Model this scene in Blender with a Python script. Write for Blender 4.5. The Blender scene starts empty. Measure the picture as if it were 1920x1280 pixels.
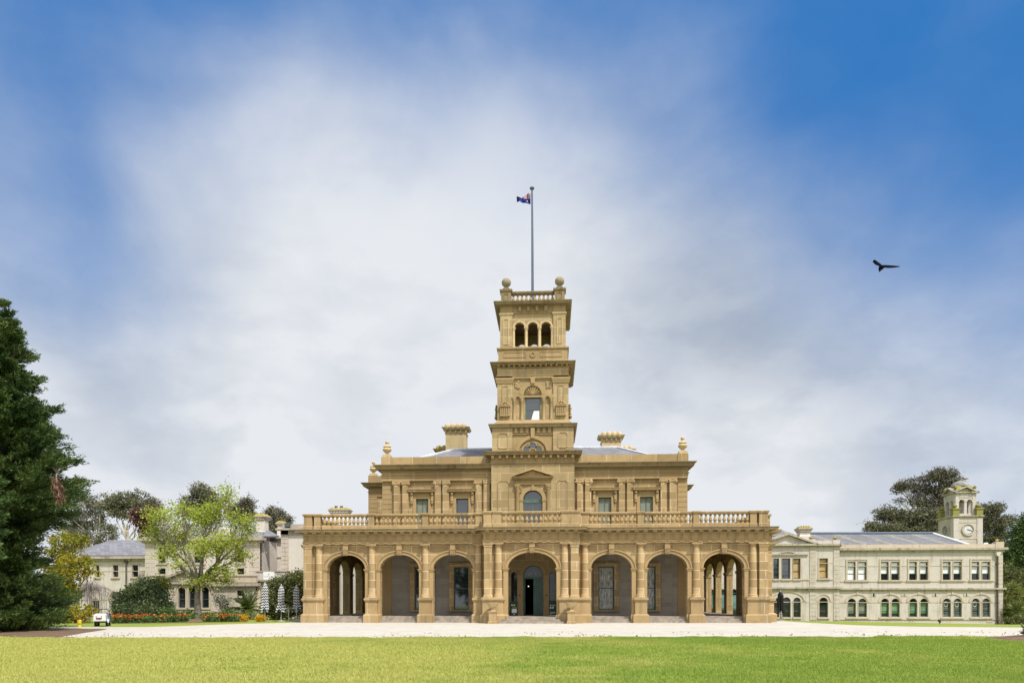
import bpy, math, random
import numpy as np
from mathutils import Vector, Matrix

R = math.radians
sc = bpy.context.scene
col = sc.collection
random.seed(7)
rng = np.random.default_rng(11)

# ------------------------------------------------------------------ camera
CX, CY, CZ = 1.33, -47.5, 1.6
TH = R(3.2)                       # the camera is turned a little to the left of the facade normal
F = 1330.0
cam = bpy.data.cameras.new("camera")
cam.sensor_width = 36.0
cam.lens = F / 1920 * 36
cam.shift_y = (1122 - 640) / 1920
cam.clip_start, cam.clip_end = 0.1, 3000
camo = bpy.data.objects.new("camera", cam)
col.objects.link(camo)
camo.location = (CX, CY, CZ)
camo.rotation_euler = (R(90), R(0.07), TH)
sc.camera = camo

def ray(px, py):
    u = (px - 960) / F
    v = (1122 - py) / F
    return (-math.sin(TH) + u * math.cos(TH), math.cos(TH) + u * math.sin(TH), v)

def at(px, py, Y):
    """world x, z of a picture point that lies on the plane y = Y"""
    d = ray(px, py)
    t = (Y - CY) / d[1]
    return CX + d[0] * t, CZ + d[2] * t

def mpp(Y):
    return (Y - CY) / F

# ------------------------------------------------------------------ light
SUN_EL, SUN_AZ = R(55), R(38)     # azimuth measured from -Y (towards the camera) to +X
sv = Vector((math.sin(SUN_AZ) * math.cos(SUN_EL), -math.cos(SUN_AZ) * math.cos(SUN_EL), math.sin(SUN_EL)))
sun = bpy.data.lights.new("sun", 'SUN')
sun.energy = 3.4
sun.angle = R(4)
sun.color = (1.0, 0.96, 0.89)
so = bpy.data.objects.new("sun", sun)
col.objects.link(so)
so.rotation_euler = (-sv).to_track_quat('-Z', 'Y').to_euler()

sc.view_settings.view_transform = 'Standard'
sc.view_settings.look = 'None'
sc.view_settings.exposure = 0.45
sc.view_settings.gamma = 1.0

class NT:
    def __init__(s, nt):
        s.nt = nt
        s.n = nt.nodes
        s.l = nt.links
    def node(s, t, **kw):
        n = s.n.new(t)
        for k, v in kw.items():
            if k.startswith('i_'):
                k = k[2:]
                key = int(k) if k.isdigit() else k.replace('_', ' ')
                if hasattr(v, 'is_output') or isinstance(v, bpy.types.NodeSocket):
                    s.l.new(v, n.inputs[key])
                else:
                    n.inputs[key].default_value = v
            else:
                setattr(n, k, v)
        return n
    def math(s, op, a, b=None, c=None, clamp=False):
        n = s.n.new('ShaderNodeMath')
        n.operation = op
        n.use_clamp = clamp
        for i, x in enumerate((a, b, c)):
            if x is None: continue
            if isinstance(x, bpy.types.NodeSocket): s.l.new(x, n.inputs[i])
            else: n.inputs[i].default_value = x
        return n.outputs[0]
    def mix(s, f, a, b, mode='MIX'):
        n = s.n.new('ShaderNodeMix')
        n.data_type = 'RGBA'
        n.blend_type = mode
        for i, x in ((0, f), (6, a), (7, b)):
            if isinstance(x, bpy.types.NodeSocket): s.l.new(x, n.inputs[i])
            else: n.inputs[i].default_value = x if i == 0 else (*x[:3], 1)
        return n.outputs[2]
    def smooth(s, x, lo, hi, a=0.0, b=1.0):
        n = s.n.new('ShaderNodeMapRange')
        n.interpolation_type = 'SMOOTHSTEP'
        s.l.new(x, n.inputs[0])
        for i, v in enumerate((lo, hi, a, b)): n.inputs[i + 1].default_value = v
        return n.outputs[0]
    def noise(s, vec, scale, detail=4, rough=0.5, dist=0.0):
        n = s.node('ShaderNodeTexNoise')
        n.inputs['Scale'].default_value = scale
        n.inputs['Detail'].default_value = detail
        n.inputs['Roughness'].default_value = rough
        n.inputs['Distortion'].default_value = dist
        if vec is not None: s.l.new(vec, n.inputs['Vector'])
        return n.outputs[0]
    def vmul(s, vec, v):
        n = s.n.new('ShaderNodeVectorMath')
        n.operation = 'MULTIPLY'
        s.l.new(vec, n.inputs[0])
        n.inputs[1].default_value = v
        return n.outputs[0]

# ------------------------------------------------------------------ sky: clear blue with a thin bright cloud sheet
w = bpy.data.worlds.new("World")
sc.world = w
w.use_nodes = True
T = NT(w.node_tree)
T.n.clear()
wo = T.node('ShaderNodeOutputWorld')
bg = T.node('ShaderNodeBackground')
bg.inputs[1].default_value = 0.1
T.l.new(bg.outputs[0], wo.inputs[0])
sky = T.node('ShaderNodeTexSky')
sky.sky_type = 'NISHITA'
sky.sun_disc = False
sky.sun_elevation = SUN_EL
sky.sun_rotation = math.pi - SUN_AZ
sky.ozone_density = 2.5
tc = T.node('ShaderNodeTexCoord')
dirv = tc.outputs['Generated']
sep = T.node('ShaderNodeSeparateXYZ', i_0=dirv)
dz = sep.outputs[2]
def blob(px, py, inner, outer):
    """1 inside a cone about the sky direction of a picture point, 0 outside (angles in degrees)"""
    d = Vector(ray(px, py)).normalized()
    n = T.n.new('ShaderNodeVectorMath')
    n.operation = 'DOT_PRODUCT'
    T.l.new(warp, n.inputs[0])
    n.inputs[1].default_value = d
    return T.smooth(n.outputs['Value'], math.cos(R(outer)), math.cos(R(inner)))
# warp the direction with noise so that the cloud edges are ragged
nz = T.node('ShaderNodeTexNoise')
nz.inputs['Scale'].default_value = 3.0
nz.inputs['Detail'].default_value = 5
T.l.new(dirv, nz.inputs['Vector'])
sub = T.node('ShaderNodeVectorMath', operation='SUBTRACT')
T.l.new(nz.outputs['Color'], sub.inputs[0])
sub.inputs[1].default_value = (0.5, 0.5, 0.5)
scl = T.node('ShaderNodeVectorMath', operation='SCALE')
T.l.new(sub.outputs[0], scl.inputs[0])
scl.inputs['Scale'].default_value = 0.16
add = T.node('ShaderNodeVectorMath', operation='ADD')
T.l.new(dirv, add.inputs[0])
T.l.new(scl.outputs[0], add.inputs[1])
nrm = T.node('ShaderNodeVectorMath', operation='NORMALIZE')
T.l.new(add.outputs[0], nrm.inputs[0])
warp = nrm.outputs[0]
# cloud cover and cloud brightness: weights on a coarse net of sky directions, plus noise
NET = [(x, y) for y in (-60, 225, 510, 795, 1080) for x in (-80, 336, 752, 1168, 1584, 2000)]
W_COVER = [-0.37, -0.47, -0.60, -0.50, -0.22, -0.475, 0.045, 0.072, 0.376, 0.073, 0.153, -0.201, -0.052, 0.253, 0.57, 0.041, 0.219, -0.192, 0.037, -0.25, -0.452, -0.049, -0.045, 0.023, -0.116, 0.589, 0.441, 0.369, 0.208, 0.074]
W_LIGHT = [0.033, 0.024, -0.299, 0.117, 0.326, -0.134, -0.031, 0.17, 0.086, -0.08, -0.41, 0.25, -0.208, -0.122, 0.155, 0.108, -0.209, -0.104, -0.001, -0.104, -0.021, -0.154, -0.051, 0.104, 0.034, 0.174, 0.126, 0.207, 0.099, -0.451]
cover, lite = 0.58, 0.85
for c_, wa, wb in zip(NET, W_COVER, W_LIGHT):
    k_ = blob(c_[0], c_[1], 1, 22)
    cover = T.math('MULTIPLY_ADD', k_, wa, cover)
    lite = T.math('MULTIPLY_ADD', k_, wb, lite)
n1 = T.math('SUBTRACT', T.noise(T.vmul(dirv, (1.0, 1.0, 1.25)), 4.2, 8, 0.55, 0.3), 0.5)
back = T.n.new('ShaderNodeVectorMath')       # cloud cover added out of view behind the camera: greyer reflections, front fill
back.operation = 'DOT_PRODUCT'
T.l.new(dirv, back.inputs[0])
back.inputs[1].default_value = (math.sin(TH), -math.cos(TH), 0)
cover = T.math('ADD', cover, T.smooth(back.outputs['Value'], -0.15, 0.4, 0, 0.35))
n2 = T.math('SUBTRACT', T.noise(T.vmul(dirv, (1.0, 1.0, 1.7)), 5.0, 8, 0.52, 0.25), 0.5)
cover = T.math('MULTIPLY_ADD', n1, 0.50, cover)
cover = T.math('MULTIPLY_ADD', n2, 0.14, cover)
cover = T.smooth(cover, -0.30, 1.06)
lite = T.math('MULTIPLY_ADD', n2, 0.95, lite)
lite = T.math('MULTIPLY_ADD', blob(1330, 640, 1, 12), -0.20, lite)
lite = T.math('MULTIPLY_ADD', blob(330, 790, 1, 9), -0.12, lite)
n3 = T.smooth(T.noise(T.vmul(dirv, (1.0, 1.0, 2.0)), 8.5, 8, 0.55, 0.2), 0.40, 0.62, -0.5, 0.5)
lite = T.math('MULTIPLY_ADD', n3, T.smooth(dz, 0.5, 0.12, 0.10, 0.26), lite)
lite = T.math('ADD', lite, T.smooth(dz, 0.34, 0.08, 0.0, 0.28))
lite = T.math('MULTIPLY_ADD', n1, 0.35, lite, clamp=True)
cloud = T.mix(lite, (2.9, 3.35, 4.1), (5.9, 6.1, 6.4))
# clouds near the sun are brighter, boosted out of view to fill the facade
sd_ = T.n.new('ShaderNodeVectorMath')
sd_.operation = 'DOT_PRODUCT'
T.l.new(dirv, sd_.inputs[0])
sd_.inputs[1].default_value = sv
glow = T.smooth(sd_.outputs['Value'], 0.35, 1.0, 1.0, 2.1)
gl_ = T.node('ShaderNodeVectorMath', operation='SCALE')
T.l.new(cloud, gl_.inputs[0])
T.l.new(glow, gl_.inputs['Scale'])
# clear blue: the sky model, deepened with height
clear = T.mix(0.88, sky.outputs[0], T.mix(T.smooth(dz, 0.0, 0.55), (1.4, 2.8, 5.4), (0.13, 1.36, 4.0)))
final = T.mix(cover, clear, gl_.outputs[0])
T.l.new(final, bg.inputs[0])

# ------------------------------------------------------------------ mesh helpers
class MB:
    """collects shapes and links them as one mesh object"""
    def __init__(s, T=None):
        s.v, s.f, s.T = [], [], T
    def add(s, vs, fs):
        b = len(s.v)
        s.v.extend(s.T(*p) for p in vs) if s.T else s.v.extend(vs)
        s.f.extend(tuple(b + i for i in f) for f in fs)
        return s
    def hexa(s, a, b):           # two quads -> solid
        s.add(list(a) + list(b), [(3, 2, 1, 0), (4, 5, 6, 7), (0, 1, 5, 4), (1, 2, 6, 5), (2, 3, 7, 6), (3, 0, 4, 7)])
        return s
    def box(s, x0, x1, y0, y1, z0, z1):
        return s.frust(x0, x1, y0, y1, z0, x0, x1, y0, y1, z1)
    def frust(s, x0, x1, y0, y1, z0, X0, X1, Y0, Y1, z1):
        return s.hexa([(x0, y0, z0), (x1, y0, z0), (x1, y1, z0), (x0, y1, z0)], [(X0, Y0, z1), (X1, Y0, z1), (X1, Y1, z1), (X0, Y1, z1)])
    def stack(s, x0, x1, y0, y1, prof):
        """moulding round a block: prof = [(z, projection), ...]"""
        for (za, pa), (zb, pb) in zip(prof[:-1], prof[1:]):
            if zb - za < 1e-6: continue
            s.frust(x0 - pa, x1 + pa, y0 - pa, y1 + pa, za, x0 - pb, x1 + pb, y0 - pb, y1 + pb, zb)
        return s
    def poly(s, pts, y0, y1):    # outline in x,z extruded along y
        n = len(pts)
        s.add([(x, y0, z) for x, z in pts] + [(x, y1, z) for x, z in pts],
              [tuple(range(n)), tuple(range(2 * n - 1, n - 1, -1))] + [(i, (i + 1) % n, n + (i + 1) % n, n + i) for i in range(n)])
        return s
    def ring(s, outer, inner, y0, y1, closed=True):
        n = len(outer)
        for i in range(n if closed else n - 1):
            j = (i + 1) % n
            a, b, c, d = outer[i], outer[j], inner[j], inner[i]
            s.hexa([(a[0], y0, a[1]), (b[0], y0, b[1]), (c[0], y0, c[1]), (d[0], y0, d[1])], [(a[0], y1, a[1]), (b[0], y1, b[1]), (c[0], y1, c[1]), (d[0], y1, d[1])])
        return s
    def lathe(s, prof, cx=0, cy=0, n=20):
        vs, fs = [], []
        for r, z in prof:
            for k in range(n):
                a = 2 * math.pi * k / n
                vs.append((cx + r * math.cos(a), cy + r * math.sin(a), z))
        m = len(prof)
        for i in range(m - 1):
            for k in range(n):
                fs.append((i * n + k, i * n + (k + 1) % n, (i + 1) * n + (k + 1) % n, (i + 1) * n + k))
        fs.append(tuple(range(n - 1, -1, -1)))
        fs.append(tuple((m - 1) * n + k for k in range(n)))
        return s.add(vs, fs)
    def tube(s, p, q, r0, r1, n=6):
        p, q = Vector(p), Vector(q)
        d = (q - p)
        if d.length < 1e-6: return s
        d.normalize()
        a = d.orthogonal().normalized()
        b = d.cross(a)
        vs = []
        for c, r in ((p, r0), (q, r1)):
            for k in range(n):
                t = 2 * math.pi * k / n
                vs.append(tuple(c + a * (r * math.cos(t)) + b * (r * math.sin(t))))
        fs = [(k, (k + 1) % n, n + (k + 1) % n, n + k) for k in range(n)] + [tuple(range(n - 1, -1, -1)), tuple(range(n, 2 * n))]
        return s.add(vs, fs)
    def path(s, pts, r0, r1, n=6):
        m = len(pts) - 1
        for i in range(m):
            s.tube(pts[i], pts[i + 1], r0 + (r1 - r0) * i / m, r0 + (r1 - r0) * (i + 1) / m, n)
        return s
    def ball(s, c, rx, ry=None, rz=None, n=12, m=8):
        ry = ry or rx; rz = rz or rx
        vs, fs = [(c[0], c[1], c[2] - rz)], []
        for i in range(1, m):
            t = math.pi * i / m
            for k in range(n):
                a = 2 * math.pi * k / n
                vs.append((c[0] + rx * math.sin(t) * math.cos(a), c[1] + ry * math.sin(t) * math.sin(a), c[2] - rz * math.cos(t)))
        vs.append((c[0], c[1], c[2] + rz))
        for k in range(n):
            fs.append((0, 1 + (k + 1) % n, 1 + k))
            fs.append((len(vs) - 1, 1 + (m - 2) * n + k, 1 + (m - 2) * n + (k + 1) % n))
        for i in range(m - 2):
            for k in range(n):
                a = 1 + i * n + k
                b = 1 + i * n + (k + 1) % n
                fs.append((a, b, b + n, a + n))
        return s.add(vs, fs)
    def archwall(s, x0, x1, z0, z1, y0, y1, ops, n=18):
        """a wall along x with openings (cx, half, zbottom, zspring, rise); rise 0 = flat head"""
        cur = x0
        for cx, h, zb, zs, rise in sorted(ops):
            if cx - h > cur + 1e-5: s.box(cur, cx - h, y0, y1, z0, z1)
            if zb > z0 + 1e-5: s.box(cx - h, cx + h, y0, y1, z0, zb)
            if rise <= 0: s.box(cx - h, cx + h, y0, y1, zs, z1)
            else:
                pts = [(cx - h * math.cos(math.pi * i / n), zs + rise * math.sin(math.pi * i / n)) for i in range(n + 1)]
                for (xa, za), (xb, zb2) in zip(pts[:-1], pts[1:]):
                    s.hexa([(xa, y0, za), (xb, y0, zb2), (xb, y1, zb2), (xa, y1, za)], [(xa, y0, z1), (xb, y0, z1), (xb, y1, z1), (xa, y1, z1)])
            cur = cx + h
        if x1 > cur + 1e-5: s.box(cur, x1, y0, y1, z0, z1)
        return s
    def build(s, name, m, parent=None, smooth=True):
        me = bpy.data.meshes.new(name)
        me.from_pydata(s.v, [], s.f)
        me.materials.append(m)
        if smooth:
            me.polygons.foreach_set('use_smooth', [True] * len(me.polygons))
            me.set_sharp_from_angle(angle=R(35))
        me.update()
        o = bpy.data.objects.new(name, me)
        col.objects.link(o)
        if parent: o.parent = parent
        return o

def arch_pts(cx, h, zb, zs, rise, n=16):
    if rise <= 0: return [(cx - h, zb), (cx - h, zs), (cx + h, zs), (cx + h, zb)]
    return [(cx - h, zb)] + [(cx - h * math.cos(math.pi * i / n), zs + rise * math.sin(math.pi * i / n)) for i in range(n + 1)] + [(cx + h, zb)]

def tag(o, label, cat, group=None):
    o['label'] = label
    o['category'] = cat
    if group: o['group'] = group
    return o

def empty(name, loc=(0, 0, 0)):
    o = bpy.data.objects.new(name, None)
    o.location = loc
    o.empty_display_size = 0.3
    col.objects.link(o)
    return o

def copy(o, parent, loc=None):
    c = o.copy()
    col.objects.link(c)
    c.parent = parent
    if loc is not None: c.location = loc
    return c

def text_mesh(body, size, name, m, parent, loc, align='CENTER', rot=(R(90), 0, 0)):
    cu = bpy.data.curves.new(name, 'FONT')
    cu.body = body
    cu.size = size
    cu.align_x = align
    cu.extrude = 0.003
    o = bpy.data.objects.new(name, cu)
    col.objects.link(o)
    dg = bpy.context.evaluated_depsgraph_get()
    me = bpy.data.meshes.new_from_object(o.evaluated_get(dg))
    bpy.data.objects.remove(o)
    bpy.data.curves.remove(cu)
    me.materials.clear()
    me.materials.append(m)
    o = bpy.data.objects.new(name, me)
    col.objects.link(o)
    o.parent = parent
    o.location = loc
    o.rotation_euler = rot
    return o

# ------------------------------------------------------------------ materials
def new(name, rough=0.8, base=(0.5, 0.5, 0.5), spec=0.3):
    m = bpy.data.materials.new(name)
    m.use_nodes = True
    t = NT(m.node_tree)
    b = t.n['Principled BSDF']
    b.inputs['Roughness'].default_value = rough
    b.inputs['Base Color'].default_value = (*base, 1)
    b.inputs['Specular IOR Level'].default_value = spec
    return m, t, b

def masonry(name, c1, c2, mortar, bw, bh, ms, stain=(0.16, 0.13, 0.09), amt=0.5, bump=0.25, joint=1.0, obj_rand=0.0, patch=None):
    m, t, b = new(name, 0.85, spec=0.2)
    tc = t.node('ShaderNodeTexCoord')
    p = tc.outputs['Object']
    sp = t.node('ShaderNodeSeparateXYZ', i_0=p)
    cb = t.node('ShaderNodeCombineXYZ', i_0=t.math('ADD', sp.outputs[0], sp.outputs[1]), i_1=sp.outputs[2])
    br = t.node('ShaderNodeTexBrick')
    t.l.new(cb.outputs[0], br.inputs['Vector'])
    br.offset = 0.5
    for k, v in (('Color1', (*c1, 1)), ('Color2', (*c2, 1)), ('Mortar', (*mortar, 1)), ('Scale', 1.0), ('Mortar Size', ms), ('Mortar Smooth', 0.2), ('Bias', -0.1), ('Brick Width', bw), ('Row Height', bh)):
        br.inputs[k].default_value = v
    mid = tuple((a + b_) / 2 for a, b_ in zip(c1, c2))
    c = br.outputs['Color']
    if joint < 1: c = t.mix(joint, mid, c)
    big = t.noise(p, 0.35, 3, 0.6)
    c = t.mix(t.smooth(big, 0.42, 0.72, 0, 0.55), c, c2 if patch is None else patch)
    mid_n = t.noise(p, 1.5, 4, 0.6)
    c = t.mix(t.smooth(mid_n, 0.50, 0.68, 0.0, 0.5 * amt + 0.08), c, tuple(x * 0.55 + y * 0.25 for x, y in zip(c2, stain)))
    fine = t.noise(p, 9.0, 6, 0.65)
    c = t.mix(t.smooth(fine, 0.3, 0.75, 0.0, 0.30), c, tuple(x * 0.62 for x in c1))
    grain = t.noise(t.vmul(p, (1, 1, 4)), 22.0, 3, 0.6)
    c = t.mix(t.smooth(grain, 0.45, 0.75, 0.0, 0.25), c, tuple(min(1, x * 1.3) for x in c1))
    # rain stains run down from ledges
    st = t.noise(t.vmul(p, (3.2, 3.2, 0.32)), 1.0, 5, 0.65)
    c = t.mix(t.smooth(st, 0.50, 0.74, 0.0, amt), c, stain)
    if obj_rand:
        oi = t.node('ShaderNodeObjectInfo')
        c = t.mix(t.math('MULTIPLY', oi.outputs['Random'], obj_rand), c, stain)
    t.l.new(c, b.inputs['Base Color'])
    h = t.math('MULTIPLY_ADD', br.outputs['Fac'], -0.6, t.math('MULTIPLY', fine, 0.7))
    bm = t.node('ShaderNodeBump', i_Height=h)
    bm.inputs['Strength'].default_value = bump
    bm.inputs['Distance'].default_value = 0.03
    t.l.new(bm.outputs[0], b.inputs['Normal'])
    return m

def plain(name, base, rough=0.6, var=0.15, scale=6.0, spec=0.3, metal=0.0):
    m, t, b = new(name, rough, base, spec)
    b.inputs['Metallic'].default_value = metal
    tc = t.node('ShaderNodeTexCoord')
    n = t.noise(tc.outputs['Object'], scale, 5, 0.6)
    c = t.mix(t.smooth(n, 0.3, 0.7), tuple(x * (1 - var) for x in base), tuple(min(1, x * (1 + var)) for x in base))
    t.l.new(c, b.inputs['Base Color'])
    return m

M = {}
M['sand'] = masonry('sandstone_ashlar', (0.475, 0.336, 0.168), (0.285, 0.192, 0.087), (0.76, 0.68, 0.52), 1.25, 0.575, 0.015, stain=(0.19, 0.155, 0.10), amt=0.60)
M['sand_trim'] = masonry('sandstone_trim', (0.44, 0.316, 0.160), (0.285, 0.193, 0.091), (0.70, 0.62, 0.46), 1.75, 9.0, 0.014, stain=(0.14, 0.115, 0.08), amt=0.52)
M['sand_plain'] = masonry('sandstone_carved', (0.41, 0.288, 0.140), (0.325, 0.222, 0.103), (0.5, 0.34, 0.15), 30, 30, 0.0, stain=(0.21, 0.165, 0.10), amt=0.32, obj_rand=0.22)
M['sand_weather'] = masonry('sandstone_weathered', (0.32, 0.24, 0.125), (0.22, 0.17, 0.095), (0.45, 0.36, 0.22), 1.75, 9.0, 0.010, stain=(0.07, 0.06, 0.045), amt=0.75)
M['sand_ball'] = masonry('sandstone_grey', (0.33, 0.27, 0.18), (0.25, 0.21, 0.15), (0.3, 0.3, 0.2), 30, 30, 0.0, stain=(0.08, 0.075, 0.06), amt=0.6)
M['sand_pale'] = masonry('sandstone_pale', (0.56, 0.43, 0.24), (0.48, 0.36, 0.19), (0.3, 0.3, 0.2), 30, 30, 0.0, stain=(0.13, 0.11, 0.08), amt=0.45)
M['tower_stone'] = masonry('sandstone_tower', (0.44, 0.325, 0.170), (0.275, 0.198, 0.096), (0.66, 0.57, 0.40), 1.2, 0.62, 0.013, stain=(0.18, 0.15, 0.10), amt=0.50)
M['blue'] = masonry('bluestone', (0.36, 0.32, 0.265), (0.25, 0.22, 0.18), (0.42, 0.385, 0.32), 0.9, 0.34, 0.005, stain=(0.14, 0.13, 0.12), amt=0.3)
M['slate'] = masonry('roof_slate', (0.25, 0.245, 0.265), (0.15, 0.148, 0.17), (0.09, 0.09, 0.11), 0.45, 0.22, 0.014, stain=(0.30, 0.27, 0.22), amt=0.3, bump=0.4)
M['slate_old'] = masonry('roof_slate_lichen', (0.215, 0.22, 0.235), (0.135, 0.137, 0.15), (0.08, 0.08, 0.09), 0.5, 0.24, 0.014, stain=(0.30, 0.25, 0.17), amt=0.85, bump=0.4)
M['stucco'] = masonry('cream_stucco', (0.57, 0.52, 0.465), (0.50, 0.455, 0.405), (0.32, 0.28, 0.23), 9.0, 0.42, 0.008, stain=(0.27, 0.235, 0.185), amt=0.6, joint=0.35, bump=0.12)
M['stucco_ash'] = masonry('stucco_ashlar', (0.55, 0.485, 0.415), (0.48, 0.42, 0.35), (0.28, 0.24, 0.19), 1.0, 0.36, 0.012, stain=(0.27, 0.23, 0.16), amt=0.55, joint=0.75, bump=0.2)
M['stucco_white'] = masonry('pale_stucco', (0.63, 0.575, 0.505), (0.57, 0.52, 0.45), (0.5, 0.45, 0.35), 30, 30, 0.0, stain=(0.42, 0.38, 0.30), amt=0.3, bump=0.1)
M['stucco_trim'] = masonry('stucco_trim', (0.44, 0.385, 0.31), (0.35, 0.305, 0.245), (0.3, 0.3, 0.2), 30, 30, 0.0, stain=(0.075, 0.065, 0.045), amt=0.85, bump=0.2)
M['stucco_sill'] = masonry('stucco_sill', (0.53, 0.45, 0.345), (0.46, 0.375, 0.28), (0.3, 0.3, 0.2), 30, 30, 0.0, stain=(0.22, 0.16, 0.09), amt=0.4, bump=0.2)
M['lichen'] = masonry('lichened_stone', (0.38, 0.31, 0.09), (0.25, 0.22, 0.12), (0.3, 0.3, 0.2), 30, 30, 0.0, stain=(0.15, 0.13, 0.07), amt=0.7, bump=0.5)
M['lichen_roof'] = masonry('lichened_lead', (0.27, 0.25, 0.06), (0.20, 0.19, 0.08), (0.3, 0.3, 0.2), 30, 30, 0.0, stain=(0.38, 0.36, 0.28), amt=0.5, bump=0.4)
def streak_roof(m):
    # pale lichen streaks run down this roof at regular intervals
    t = NT(m.node_tree)
    b = t.n['Principled BSDF']
    c = b.inputs['Base Color'].links[0].from_socket
    tc = t.node('ShaderNodeTexCoord')
    sp = t.node('ShaderNodeSeparateXYZ', i_0=tc.outputs['Object'])
    k = t.math('MULTIPLY_ADD', sp.outputs[2], 0.75, sp.outputs[0])
    fr = t.math('ABSOLUTE', t.math('SUBTRACT', t.math('FRACT', t.math('DIVIDE', k, 2.45)), 0.5))
    n = t.noise(tc.outputs['Object'], 2.0, 5, 0.7)
    f = t.math('MULTIPLY', t.smooth(fr, 0.16, 0.02), t.smooth(n, 0.35, 0.6))
    t.l.new(t.mix(t.math('MULTIPLY', f, 0.75), c, (0.34, 0.28, 0.19)), b.inputs['Base Color'])
streak_roof(M['slate_old'])
M['lead'] = plain('lead_flashing', (0.52, 0.53, 0.56), 0.5, 0.2, 2)
M['green'] = plain('dark_green_paint', (0.026, 0.085, 0.066), 0.35, 0.2, 3, 0.5)
M['green_mid'] = plain('green_sash_paint', (0.075, 0.13, 0.09), 0.4, 0.2, 3, 0.5)
M['wood_sash'] = plain('dark_sash_paint', (0.05, 0.065, 0.06), 0.45, 0.2, 3, 0.5)
M['black'] = plain('black_paint', (0.012, 0.012, 0.013), 0.5, 0.2)
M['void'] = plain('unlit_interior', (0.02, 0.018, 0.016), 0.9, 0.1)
M['canvas_white'] = plain('off_white_panel', (0.60, 0.61, 0.60), 0.5, 0.08)
M['white'] = plain('white_paint', (0.78, 0.78, 0.76), 0.5, 0.04)
M['blindw'] = plain('white_blind', (0.72, 0.74, 0.75), 0.6, 0.05)
M['blindo'] = plain('amber_blind', (0.44, 0.29, 0.13), 0.7, 0.25, 2.0)
M['blindg'] = plain('green_blind', (0.14, 0.24, 0.12), 0.7, 0.25, 2.0)
M['blindt'] = plain('teal_blind', (0.11, 0.21, 0.21), 0.6, 0.25, 2.0)
M['shutter'] = plain('grey_green_shutter', (0.20, 0.21, 0.16), 0.6, 0.12, 3)
M['steel'] = plain('galvanised_steel', (0.45, 0.47, 0.48), 0.45, 0.1, 6, 0.5, 0.4)
M['clockface'] = plain('clock_enamel', (0.58, 0.58, 0.57), 0.5, 0.08)
M['dome'] = plain('grey_lead_dome', (0.25, 0.245, 0.225), 0.7, 0.3, 2)
M['pole'] = plain('grey_pole_paint', (0.10, 0.13, 0.18), 0.45, 0.1, 6)
M['pipe'] = plain('brown_pipe', (0.09, 0.07, 0.055), 0.6, 0.3)
M['tyre'] = plain('tyre_rubber', (0.02, 0.02, 0.02), 0.8)
M['yellow'] = plain('yellow_paint', (0.75, 0.5, 0.02), 0.5, 0.1)
M['red'] = plain('red_paint', (0.22, 0.05, 0.06), 0.5, 0.2)
M['board_green'] = plain('sign_board_green', (0.022, 0.055, 0.03), 0.5, 0.25, 8)
M['gilt'] = plain('leadlight_pattern', (0.42, 0.46, 0.42), 0.5, 0.3, 10)
M['feather'] = plain('black_feather', (0.004, 0.004, 0.006), 0.9, 0.3, 6, 0.02)
M['wood_ceil'] = plain('timber_ceiling', (0.16, 0.10, 0.06), 0.7, 0.3, 2)
M['pave'] = plain('step_stone', (0.30, 0.255, 0.205), 0.8, 0.25, 3)

def glass(name, base, ior, rough=0.03):
    m, t, b = new(name, rough, base, 0.5)
    b.inputs['IOR'].default_value = ior
    tc = t.node('ShaderNodeTexCoord')
    n = t.noise(tc.outputs['Object'], 0.9, 2, 0.5)
    bm = t.node('ShaderNodeBump', i_Height=n)
    bm.inputs['Strength'].default_value = 0.05
    t.l.new(bm.outputs[0], b.inputs['Normal'])
    return m
M['glass'] = glass('window_glass', (0.012, 0.016, 0.017), 1.6)
M['glass_sky'] = glass('plate_glass', (0.02, 0.025, 0.03), 2.1)
def curtain_mat():
    m, t, b = new('lace_curtain', 0.8, (0.5, 0.5, 0.47))
    tc = t.node('ShaderNodeTexCoord')
    n = t.noise(t.vmul(tc.outputs['Object'], (9, 9, 1.5)), 1.6, 5, 0.6)
    n2 = t.noise(tc.outputs['Object'], 30, 2, 0.6)
    c = t.mix(t.smooth(n, 0.35, 0.65), (0.16, 0.17, 0.165), (0.66, 0.66, 0.63))
    c = t.mix(t.smooth(n2, 0.5, 0.7, 0, 0.35), c, (0.12, 0.13, 0.13))
    t.l.new(c, b.inputs['Base Color'])
    b.inputs['Coat Weight'].default_value = 0.7
    b.inputs['Coat Roughness'].default_value = 0.03
    return m
M['lace'] = curtain_mat()

def leaf(name, cols, trans=0.35, rough=0.55, clump=0.6):
    m = bpy.data.materials.new(name)
    m.use_nodes = True
    t = NT(m.node_tree)
    t.n.clear()
    out = t.node('ShaderNodeOutputMaterial')
    g = t.node('ShaderNodeNewGeometry')
    ramp = t.node('ShaderNodeValToRGB')
    els = ramp.color_ramp.elements
    while len(els) < len(cols): els.new(0.5)
    for i, c in enumerate(cols):
        els[i].position = i / (len(cols) - 1)
        els[i].color = (*c, 1)
    tc = t.node('ShaderNodeTexCoord')
    n = t.smooth(t.noise(tc.outputs['Object'], 0.8, 3, 0.6), 0.3, 0.7)
    f = t.math('MULTIPLY_ADD', n, clump, t.math('MULTIPLY', g.outputs['Random Per Island'], 1 - clump))
    t.l.new(f, ramp.inputs[0])
    c = ramp.outputs[0]
    b = t.node('ShaderNodeBsdfPrincipled', i_Base_Color=c, i_Roughness=rough)
    b.inputs['Specular IOR Level'].default_value = 0.3
    tr = t.node('ShaderNodeBsdfTranslucent', i_Color=c)
    mx = t.node('ShaderNodeMixShader')
    mx.inputs[0].default_value = trans
    t.l.new(b.outputs[0], mx.inputs[1])
    t.l.new(tr.outputs[0], mx.inputs[2])
    t.l.new(mx.outputs[0], out.inputs[0])
    return m
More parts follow.
